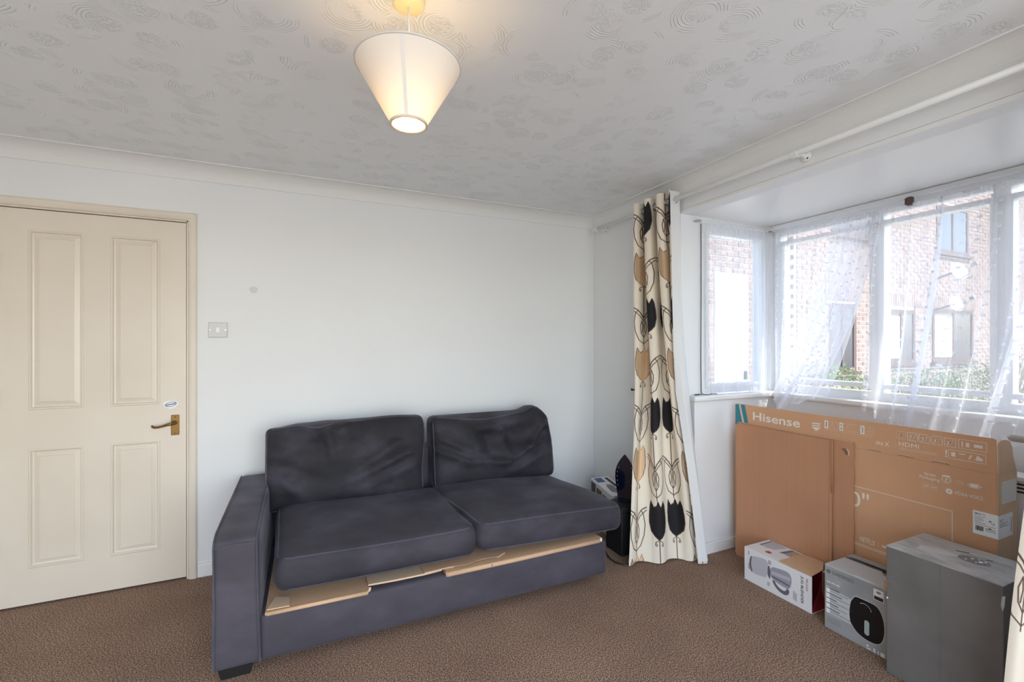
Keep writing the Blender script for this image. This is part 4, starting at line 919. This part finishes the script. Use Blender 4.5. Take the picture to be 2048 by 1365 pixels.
# ------------------------------------------------------------------ jug blender carton
BX0, BX1, BYa, BYb, BZ = .113, .314, -1.293, -1.664, .180
bl = thing('blender_carton', 'white jug blender carton lying on its side with an open end', 'box', (.22, -1.48, 0))
mb = MB(); t = .002
mb.box(BX0, BX0 + t, BYb, BYa, 0, BZ); mb.box(BX1 - t, BX1, BYb + .07, BYa, 0, BZ); mb.box(BX0 + t, BX1 - t, BYb, BYa, 0, t); mb.box(BX0 + t, BX1 - t, BYa - t, BYa, t, BZ - t)
mb.prism([(BX0 + t, BYa), (BX1 - t, BYa), (BX1 - t, -1.51), (.20, -1.55), (BX0 + t, BYb)], (0, 0, BZ - t), (1, 0, 0), (0, 1, 0), t)
obj('carton', mb, M['box_white'], bl, fix=True)
mb = MB(); mb.box(BX0 + t, BX0 + t + .001, BYb + .001, BYa - t, t, BZ - t); mb.box(BX1 - t - .001, BX1 - t, BYb + .072, BYa - t, t, BZ - t); mb.box(BX0 + t, BX1 - t, BYb + .001, BYa - t, t, t + .001); obj('inner_faces', mb, M['red'], bl)
obj('end_flap', MB().add([(BX0 + .004, BYb - .001, .002), (BX1 - .002, BYb + .068, .002), (BX1 - .001, BYb + .075, .085), (BX1 - .001, BYb + .079, .085), (BX1 - .002, BYb + .072, .002), (BX0 + .004, BYb + .003, .002)], [(0, 1, 2), (5, 3, 4), (0, 5, 4, 1), (1, 4, 3, 2), (2, 3, 5, 0)]), M['red'], bl, fix=True)
mb = MB(); mb.prism([(.116, -1.493), (.200, -1.496), (.24, -1.490), (.303, -1.501), (.314, -1.56), (.310, -1.60), (.262, -1.628), (.222, -1.650), (.112, -1.664)], (0, 0, BZ + .003), (1, 0, 0), (0, 1, 0), .003); fo = obj('top_flap', mb, M['card_in'], bl, fix=True)
obj('tuck_tab', MB().box(.235, .275, -1.668, -1.640, BZ - .012, BZ - .009), M['box_white'], bl)
bx = BX0 - .0002
px_poly('printed_base', [(-1.335, .145), (-1.390, .158), (-1.438, .160), (-1.434, .070), (-1.40, .060), (-1.345, .055), (-1.329, .075), (-1.326, .115)], bx, M['jug_light'], bl, soft=2)
px_poly('printed_base_edge', [(-1.335, .145), (-1.341, .147), (-1.333, .10), (-1.345, .056), (-1.335, .060), (-1.326, .08), (-1.324, .12)], bx - .0003, M['jug_dark'], bl, soft=2)
px_poly('printed_collar', [(-1.434, .134), (-1.446, .138), (-1.450, .070), (-1.440, .072), (-1.432, .09)], bx - .0004, M['jug_dark'], bl, soft=2)
px_poly('printed_jug', [(-1.446, .136), (-1.50, .146), (-1.552, .150), (-1.566, .118), (-1.556, .070), (-1.54, .060), (-1.447, .072)], bx - .0002, M['jug_grey'], bl, soft=2)
px_poly('printed_jug_shine', [(-1.455, .115), (-1.555, .126), (-1.557, .108), (-1.455, .100)], bx - .0006, M['jug_light'], bl); px_poly('printed_jug_shine', [(-1.457, .092), (-1.55, .086), (-1.552, .078), (-1.457, .084)], bx - .0006, M['jug_dark'], bl)
mb = MB(); hpth = [(-1.458, .070), (-1.470, .048), (-1.490, .032), (-1.515, .024), (-1.537, .026), (-1.550, .040), (-1.552, .060), (-1.536, .062), (-1.534, .048), (-1.520, .042), (-1.498, .046), (-1.480, .058), (-1.472, .072)]
mb.prism([(-y, z) for y, z in chaikin(hpth)], (bx - .0004, 0, 0), RX, RU, .0006); obj('printed_handle', mb, M['jug_dark'], bl, fix=True)
text('product_text', 'JUG BLENDER', M['ink'], bl, (bx, -1.607, .162), (0, 0, -1), (0, -1, 0), .135, .017, .008, spacing=.95)
text('brand_text', 'PROLEX', M['ink_red'], bl, (bx, -1.636, .160), (0, 0, -1), (0, -1, 0), .062, .009, .01)
mb = MB()
for y0, z0, n_, ln in ((-1.436, .165, 4, .022), (-1.316, .164, 2, .02), (-1.318, .098, 3, .032), (-1.432, .048, 3, .02), (-1.572, .068, 2, .042), (-1.582, .062, 2, .04)):
    for k in range(n_): y = y0 - k * .0045; mb.prism([(-y, z0 - ln), (-y + .0018, z0 - ln), (-y + .0018, z0), (-y, z0)], (bx, 0, 0), RX, RU, .0005)
obj('fine_print', mb, M['ink_grey'], bl, fix=True)
TU, TV_ = (1, 0, 0), (0, 1, 0)
def top_poly(nm, pts, z, m_, parent, t=.0006): return obj(nm, MB().prism(pts, (0, 0, z), TU, TV_, t), m_, parent, fix=True)
top_poly('printed_base', [(.208, -1.318), (.304, -1.316), (.312, -1.34), (.298, -1.412), (.222, -1.395), (.205, -1.36)], BZ, M['jug_light'], bl); top_poly('printed_base_edge', [(.206, -1.313), (.306, -1.312), (.304, -1.320), (.210, -1.322)], BZ + .0003, M['jug_dark'], bl)
top_poly('printed_collar', [(.215, -1.425), (.300, -1.438), (.302, -1.455), (.222, -1.445)], BZ, M['jug_dark'], bl); top_poly('printed_jug', [(.222, -1.447), (.302, -1.457), (.300, -1.49), (.215, -1.485)], BZ, M['jug_grey'], bl); top_poly('printed_juice', [(.255, -1.455), (.290, -1.462), (.284, -1.494), (.255, -1.490)], BZ + .0004, M['orange'], bl)
mb = MB(); vs = []
for k in range(20):
    a = 2 * math.pi * k / 20
    for r in (1, .72): vs.append((.166 + .014 * r * math.cos(a), -1.399 + .017 * r * math.sin(a), BZ + .0006))
mb.add(vs, [(2 * k, 2 * ((k + 1) % 20), 2 * ((k + 1) % 20) + 1, 2 * k + 1) for k in range(20)]); mb.prism([(.158, -1.39), (.175, -1.39), (.175, -1.408), (.158, -1.408)], (0, 0, BZ), TU, TV_, .0005); obj('red_badge', mb, M['ink_red'], bl, fix=True)
# ------------------------------------------------------------------ air fryer carton
AX0, AX1, AYa, AYb, AZ = .071, .296, -1.749, -2.018, .292
af = thing('fryer_carton', 'silver air fryer carton with a black fryer pictured on its front', 'box', (.18, -1.88, 0))
mb = MB(); mb.box(AX0, AX1, AYb, AYa, 0, AZ - .003); obj('carton', mb, M['silver'], af, bevel=.002)
def topflap(pts, m_, nm):
    n = len(pts); mb = MB(); mb.add(list(pts) + [(a, b, c + .003) for a, b, c in pts], [tuple(range(n))[::-1], tuple(range(n, 2 * n))] + [(i, (i + 1) % n, n + (i + 1) % n, n + i) for i in range(n)]); return obj(nm, mb, m_, af, fix=True)
topflap([(AX0, AYa, AZ - .003), (.222, AYa, AZ - .003), (.222, -1.86, AZ - .002), (.225, -1.905, AZ - .002), (.19, -1.925, AZ - .002), (.185, -2.018, AZ - .003), (AX0, -2.018, AZ - .003)], M['silver_pale'], 'top_flap')
topflap([(.236, AYa - .004, AZ + .006), (.296, AYa - .004, AZ - .002), (.296, -2.018, AZ - .002), (.236, -2.018, AZ + .010)], M['silver'], 'lifted_flap')
obj('gap', MB().prism([(.2225, -1.752), (.236, -1.752), (.236, -2.016), (.2225, -2.016)], (0, 0, AZ - .0028), TU, TV_, .0004), M['dark'], af)
topflap([(AX0 + .004, -1.872, AZ + .0), (AX0 + .03, -1.868, AZ + .0005), (AX0 + .03, -2.016, AZ + .0005), (AX0 + .004, -2.016, AZ + .0)], M['silver_pale'], 'tuck_tab')
fx = AX0 - .0002
text('brand_text', 'DAEWOO', M['silver_dark'], af, (fx, -1.783, .257), RX, RU, .090, .017, .012)
px_poly('brand_mark', [(-1.767 + .010 * math.cos(a), .265 + .0085 * math.sin(a)) for a in np.linspace(0, 2 * math.pi, 20, endpoint=False)], fx, M['silver_dark'], af)
text('product_text', '2.5 LITRES', M['silver_pale'], af, (fx, -1.756, .226), RX, RU, .064, .011, .004); text('product_text', 'AIR FRYER', M['paper'], af, (fx, -1.756, .2115), RX, RU, .060, .0095, .02)
px_poly('feature_panel', [(-1.757, .074), (-1.866, .070), (-1.866, .182), (-1.757, .195)], fx, M['silver_pale'], af); px_poly('feature_tab', [(-1.757, .074), (-1.772, .074), (-1.772, .193), (-1.757, .195)], fx - .0004, M['paper'], af)
mb = MB()
for z, ln in ((.188, .056), (.164, .066), (.141, .044), (.118, .050), (.094, .056)): mb.prism([(1.758, z), (1.758 + ln, z - .001), (1.758 + ln, z + .002), (1.758, z + .003)], (fx - .0008, 0, 0), RX, RU, .0005)
obj('feature_text', mb, M['ink'], af, fix=True)
mb = MB()
for z, ln in ((.178, .075), (.154, .08), (.131, .085), (.108, .07), (.084, .085)): mb.prism([(1.776, z), (1.776 + ln, z - .001), (1.776 + ln, z + .001), (1.776, z + .002)], (fx - .0008, 0, 0), RX, RU, .0005)
for z in (.055, .045, .035): mb.prism([(1.760, z), (1.82, z), (1.82, z + .0015), (1.760, z + .0015)], (fx, 0, 0), RX, RU, .0005)
obj('fine_print', mb, M['silver_dark'], af, fix=True)
fry = [(-1.877, .205), (-1.905, .206), (-1.94, .206), (-1.962, .203), (-1.975, .187), (-1.985, .16), (-1.990, .12), (-1.986, .08), (-1.976, .055), (-1.96, .043), (-1.935, .039), (-1.905, .043), (-1.880, .055), (-1.864, .078), (-1.858, .11), (-1.860, .15), (-1.867, .185)]
px_poly('picture_edge', [(-1.923 + (y + 1.923) * 1.05, .122 + (z - .122) * 1.04) for y, z in fry], fx, M['silver_pale'], af, soft=2); pf = px_poly('fryer_picture', fry, fx - .0004, M['fryer'], af, soft=2)
hnd = [(-1.924 + .0095 * math.cos(a), .092 + (.022 if math.sin(a) > 0 else -.022) + .0095 * math.sin(a)) for a in np.linspace(0, 2 * math.pi, 24, endpoint=False)]
px_poly('picture_handle', hnd, fx - .0010, mat('print_grey_green', (.40, .45, .44), .4), pf)
mb = MB()
for k in range(9): a = math.radians(125 - k * 14); mb.prism([(1.915 + .026 * math.cos(a) + .0016 * math.cos(q), .165 + .026 * math.sin(a) + .0016 * math.sin(q)) for q in np.linspace(0, 2 * math.pi, 8, endpoint=False)], (fx - .0010, 0, 0), RX, RU, .0004)
obj('dial_marks', mb, M['paper'], pf, fix=True)
frame_lines('award_badge', [(-1.949, -1.987, .229, .276)], fx, .002, M['paper'], af); px_poly('award_panel', [(-1.951, .247), (-1.985, .247), (-1.985, .274), (-1.951, .274)], fx, M['paper'], af)
px_poly('award_band', [(-1.951, .232), (-1.985, .232), (-1.985, .246), (-1.951, .246)], fx, M['ink'], af); px_poly('award_mark', [(-1.968 + .009 * math.cos(a), .264 + .005 * math.sin(a)) for a in np.linspace(0, 2 * math.pi, 16, endpoint=False)], fx - .0008, M['ink_grey'], af)
mb = MB()
for a, b, c, d in ((-1.922, -1.930, .014, .022), (-1.923, -1.938, .004, .009), (-1.949, -1.955, .003, .020), (-1.965, -1.968, .003, .018), (-1.975, -1.990, .002, .018)): mb.prism([(-a, c), (-b, c), (-b, d), (-a, d)], (fx, 0, 0), RX, RU, .0005)
obj('bottom_marks', mb, M['paper'], af, fix=True)
# ------------------------------------------------------------------ large grey carton
GX0, GX1, GYa, GYb, GZ = -.010, .272, -2.034, -2.372, .507
gb = thing('grey_carton', 'large plain grey carton taped shut at the front right', 'box', (.13, -2.2, 0))
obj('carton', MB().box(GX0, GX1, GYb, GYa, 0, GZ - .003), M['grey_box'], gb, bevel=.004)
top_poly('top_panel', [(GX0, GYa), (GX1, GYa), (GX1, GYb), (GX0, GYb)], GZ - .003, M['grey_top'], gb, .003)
px_poly('seam', [(-2.204, .004), (-2.2055, .004), (-2.2045, .502), (-2.203, .502)], GX0, M['silver_dark'], gb)
tp = top_poly('tape', [(.205, GYa + .0), (.262, GYa), (.262, GYb), (.205, GYb)], GZ, M['tape'], gb, .0004)
ov = [(.140 + .045 * math.cos(a) , -2.243 + .030 * math.sin(a) - .35 * .045 * math.cos(a) * 0) for a in np.linspace(0, 2 * math.pi, 28, endpoint=False)]
top_poly('printed_oval', [(.138 + .034 * math.cos(a), -2.244 + .045 * math.sin(a)) for a in np.linspace(0, 2 * math.pi, 28, endpoint=False)], GZ, M['silver_dark'], gb)
mb = MB()
for k, (a, b, r) in enumerate(((.125, -2.225, .005), (.150, -2.235, .006), (.140, -2.262, .009), (.155, -2.270, .006), (.122, -2.255, .004), (.160, -2.250, .004))): mb.prism([(a + r * math.cos(q), b + r * .7 * math.sin(q)) for q in np.linspace(0, 2 * math.pi, 10, endpoint=False)], (0, 0, GZ + .0006), TU, TV_, .0004)
obj('oval_highlights', mb, M['paper'], gb, fix=True)
top_poly('slot', [(.180, -2.175), (.187, -2.174), (.206, -2.206), (.199, -2.208)], GZ, M['ink'], gb); top_poly('slot', [(.182, -2.262), (.188, -2.261), (.196, -2.276), (.190, -2.278)], GZ, M['ink'], gb)
top_poly('scuff', [(.07, -2.10), (.12, -2.09), (.15, -2.15), (.14, -2.21), (.10, -2.19)], GZ - .0003, mat('pale_scuff', (.52, .52, .51), .5), gb, .0005)
mb = MB(); mb.prism([(2.029, .365), (2.040, .358), (2.051, .362), (2.046, .348), (2.038, .345), (2.036, .322), (2.029, .318)], (GX0, 0, 0), RX, RU, .003); obj('torn_corner', mb, M['torn'], gb, fix=True); px_poly('scuff', [(-2.036, .303), (-2.041, .303), (-2.041, .296), (-2.036, .296)], GX0, M['paper'], gb)
obj('corner_scuff', MB().prism([(.0, .0), (.008, .005), (.006, -.03), (.001, -.05), (-.003, -.03)], (GX0, GYb + .004, .47), (0, -1, 0), (0, 0, 1), .0008), M['silver_pale'], gb, fix=True)
# ------------------------------------------------------------------ radiator and bar
rd = thing('radiator', 'white convector radiator under the bay window behind the carton', 'radiator', (.70, -2.2, .1))
obj('body', MB().box(.600, .70, -2.69, -1.62, .10, .735), M['radiator'], rd, bevel=.006)
gr = obj('top_grille', MB().box(.595, .705, -2.695, -1.615, .735, .755), M['radiator'], rd, bevel=.003)
for k in range(3):
    z = .688 + k * .016
    obj('slot', MB().box(.5975, .6005, -2.66, -1.66, z, z + .0075), M['dark'], rd)
for yy in (-1.72, -2.6): obj('wall_bracket', MB().box(.698, .765, yy - .02, yy + .02, .3, .6), M['radiator'], rd)
gbz = thing('grey_bar', 'grey rounded bar end under the sill behind the carton', 'bar', (.58, -2.4, .915)); 
obj('bar', MB().tube([(.590, -2.185, .916), (.590, -2.19, .916), (.590, -2.20, .916), (.590, -2.60, .916)], [.004, .011, .0155, .0155], 14), M['grey_bar'], gbz, smooth=True)
for yy in (-2.3, -2.55): obj('bar_bracket', MB().tube([(.600, yy, .914), (.775, yy, .914)], .006, 8), M['grey_bar'], gbz)
# ------------------------------------------------------------------ outside
GZ0 = -.35
tag(obj('ground_outside', MB().box(.95, 16, -9, 8, GZ0 - .05, GZ0), M['ground']), 'pale paved yard between the bay and the brick house', 'paving', kind='structure')
hs = thing('brick_house', 'neighbouring red brick house seen through the net curtains', 'building', (7, 1.4, GZ0))
HY = 1.40
mb = MB(); mb.box(1.6, 4.28, HY + .02, HY + .3, GZ0, 6.2); mb.box(4.66, 13.5, HY + .02, HY + .3, GZ0, 6.2); mb.box(4.28, 4.66, HY + .45, HY + .75, GZ0, 6.2); mb.box(4.66, 4.70, HY + .3, HY + .75, GZ0, 6.2); mb.box(4.24, 4.28, HY + .3, HY + .75, GZ0, 6.2)
obj('wall', mb, M['mortar'], hs)
wins = [(5.45, 6.15, .85, 1.95), (7.05, 7.95, .95, 1.90), (8.55, 10.1, .95, 1.95), (8.70, 9.92, 3.02, 3.95), (5.5, 6.6, 3.05, 3.95), (2.93, 3.58, GZ0, 2.27)]
def in_win(x0, x1, z0, z1):
    for a, b, c, d in wins:
        if x1 > a - .01 and x0 < b + .01 and z1 > c - .01 and z0 < d + .01: return True
    return False
bricks = []
for x_a, x_b in ((1.6, 4.28), (4.66, 13.5)):
    row = 0; z = GZ0 + .01
    while z < 6.1:
        soldier = x_a > 4 and 2.02 < z < 2.03
        x = x_a + .004 - (.1125 if row % 2 else 0)
        while x < x_b:
            a, b = max(x, x_a), min(x + .215, x_b)
            if b - a > .05:
                cut = [(a, b)]
                for wa, wb_, wc, wd in wins:
                    if z + .065 > wc - .01 and z < wd + .01:
                        nc = []
                        for p, q in cut:
                            if q <= wa - .01 or p >= wb_ + .01: nc.append((p, q)); continue
                            if p < wa - .06: nc.append((p, wa - .01))
                            if q > wb_ + .06: nc.append((wb_ + .01, q))
                        cut = nc
                for p, q in cut: bricks.append((p, q, z))
            x += .225
        z += .075; row += 1
cp_ = np.array(cam.location)
def seen(p, q, z):
    x = (p + q) / 2; d = Vector((x, HY, z)) - Vector(cam.location); u = math.atan2(d.x, d.y); 
    pxl = 1024 + 914.6 * math.tan(u - math.radians(24.678)); dep = d.x * math.sin(math.radians(24.678)) + d.y * math.cos(math.radians(24.678)); py = 685 - 914.6 * d.z / dep
    return ((1412 < pxl < 1500 and 478 < py < 770) or (1560 < pxl < 2060 and 430 < py < 790)), dep
vis = sorted([(seen(*b)[1], b) for b in bricks if seen(*b)[0]], key=lambda q: q[0])
ones = [b for _, b in vis[:290]]; oneset = set(ones)
bm0 = MB().box(-.1045, .1045, -.012, .012, 0, .058).mesh('brick'); bm0.materials.append(M['brick'])
for (p, q, z) in ones:
    o = bpy.data.objects.new('brick', bm0); COL.objects.link(o); o.parent = hs; o.matrix_parent_inverse = Matrix.Translation(hs.location).inverted()
    o.location = ((p + q) / 2, HY + .016 + random.uniform(-.002, .002), z); o.scale = ((q - p) / .215, 1, 1)
mb = MB()
for b in bricks:
    if b in oneset: continue
    if b[2] > 4.6 and b[0] > 11: continue
    mb.box(b[0], b[1] - .006, HY + .004 + random.uniform(-.002, .002), HY + .025, b[2], b[2] + .058)
obj('further_bricks', mb, M['brick'], hs, kind='stuff')
mb = MB(); z = GZ0 + .01; row = 0
while z < 6.1:
    x = 4.285 + (.11 if row % 2 else 0)
    while x < 4.66: mb.box(x, min(x + .215, 4.655), HY + .434, HY + .455, z, z + .065); x += .225
    y = HY + .01 + (.05 if row % 2 else .1)
    while y < HY + .44: mb.box(4.648, 4.662, y, min(y + .215, HY + .44), z, z + .065); y += .225
    z += .075; row += 1
obj('recess_bricks', mb, M['brick'], hs, kind='stuff')
for k, (a, b, c, d) in enumerate(wins[:5]):
    mb = MB(); f = .07; y0, y1 = HY - .005, HY + .06
    mb.box(a, a + f, y0, y1, c, d); mb.box(b - f, b, y0, y1, c, d); mb.box(a + f, b - f, y0, y1, d - f, d); mb.box(a + f, b - f, y0, y1, c, c + f); mb.box(a - .05, b + .05, HY - .06, HY + .02, c - .05, c)
    mb.box((a + b) / 2 - .03, (a + b) / 2 + .03, y0, y1, c + f, d - f); w = obj('house_window', mb, M['frame_brown'], hs)
    mid = (a + b) / 2
    obj('pane', MB().box(a + f, mid - .03, HY + .008, HY + .014, c + f, d - f), M['pane_dark'], w); obj('pane', MB().box(mid + .03, b - f, HY + .008, HY + .014, c + f, d - f), M['pane_dark'], w)
    if k in (1, 2): obj('blind', MB().box(a + f + .02, mid - .05, HY + .002, HY + .006, c + f + .02, d - f - .05), M['paper'], w, label='white blind behind the pane')
a, b, c, d = wins[5]
dr = obj('added_door', MB().box(a, b, HY - .01, HY + .05, c, d), M['upvc'], hs, label='white door added for the bright block behind the side window', bevel=.01)  # door added so a bright white block shows through the side window
for z0_, z1_ in ((.0, .75), (.9, 1.95)):
    mb = MB(); mb.box(a + .12, b - .12, HY - .016, HY - .006, z0_, z1_); obj('door_panel', mb, M['upvc'], dr, bevel=.004)
obj('door_handle', MB().box(b - .09, b - .06, HY - .05, HY - .008, .80, .92), M['black'], dr)
mb = MB()
for x0, x1 in ((5.35, 6.25), (6.95, 8.05), (8.45, 10.2)):
    x = x0
    while x < x1: mb.box(x, x + .065, HY - .004, HY + .02, 1.965 if x0 > 5.4 else 2.015, 2.18 if x0 > 5.4 else 2.23); x += .075
obj('soldier_course', mb, M['brick'], hs, kind='stuff')
obj('downpipe', MB().tube([(10.95, HY - .06, 6), (10.95, HY - .06, 1.2), (10.95, HY - .06, GZ0)], .04, 10), M['frame_brown'], hs, smooth=True)
def dish(x, z, label, r=.27):
    t0 = thing('satellite_dish', label, 'satellite dish', (x, HY, z))
    axis = Vector((-.30, -.90, .28)).normalized(); c = Vector((x, HY - .34, z)); q = axis.to_track_quat('Z', 'Y')
    prof = [(.001, -.06)] + [(r * k / 8, -.06 + .06 * (k / 8) ** 2) for k in range(1, 9)]
    mb = MB(); mb.lathe(prof, n=28, cap=False); mb.v = [tuple(c + q @ Vector(p)) for p in mb.v]; obj('reflector', mb, M['dish'], t0, smooth=True)
    tip = c + axis * .26; obj('feed_arm', MB().tube([c + q @ Vector((0, -r * .9, -.02)), c + q @ Vector((0, -r * .8, .12)), tip], .012, 8), M['dish'], t0); obj('feed_head', MB().tube([tip + axis * .05, tip - axis * .02], .03, 12), M['ink_grey'], t0)
    obj('mount', MB().tube([c - axis * .06, Vector((x, HY - .10, z - .08)), Vector((x, HY + .01, z - .12))], .02, 8), M['ink_grey'], t0)
dish(8.65, 2.62, 'white satellite dish fixed high on the brick house', .165); dish(8.55, 2.02, 'white satellite dish fixed lower on the brick house, below another', .145)
def shrub(x, y, h, w, n, label, seed, leaf=.05):
    t0 = thing('shrub', label, 'shrub', (x, y, GZ0), 'shrubs along the brick house'); r = random.Random(seed)
    mb = MB()
    for k in range(6):
        a = r.uniform(0, 6.28); mb.tube([(x, y, GZ0), (x + .3 * w * math.cos(a), y + .3 * w * math.sin(a), GZ0 + h * .5), (x + .6 * w * math.cos(a), y + .6 * w * math.sin(a), GZ0 + h * .85)], [.014, .009, .004], 5)
    obj('stems', mb, M['stem'], t0); mb = MB()
    for k in range(n):
        a, b, rad = r.uniform(0, 6.28), r.uniform(-.9, 1.0), r.uniform(.55, 1.0)
        cth = math.sqrt(max(0, 1 - b * b)); p = Vector((x + w * rad * cth * math.cos(a), y + w * rad * cth * math.sin(a), GZ0 + h * .55 + h * .45 * rad * b))
        d = Vector((r.gauss(0, 1), r.gauss(0, 1), r.gauss(.2, .7))).normalized(); s_ = d.cross(Vector((r.gauss(0, 1), r.gauss(0, 1), r.gauss(0, 1)))).normalized(); n_ = d.cross(s_) * .2; l_ = leaf * r.uniform(.7, 1.3)
        mb.add([p, p + d * l_ * .5 + s_ * l_ * .28 + n_ * l_, p + d * l_, p + d * l_ * .5 - s_ * l_ * .28 + n_ * l_], [(0, 1, 2, 3)])
    obj('foliage', mb, M['leaf'], t0, kind='stuff')
shrub(4.35, .75, 1.45, .48, 1500, 'leafy green shrub outside seen at the left of the long window', 1)
shrub(5.75, .8, 1.35, .50, 1300, 'leafy shrub below the first house window outside', 2)
shrub(7.1, .78, 1.30, .50, 1400, 'green shrub in front of the middle house window', 3); shrub(8.4, .78, 1.35, .5, 1200, 'green shrub below the satellite dishes', 4)
shrub(9.7, .75, 1.5, .5, 1200, 'taller green shrub at the far right of the brick house', 5)
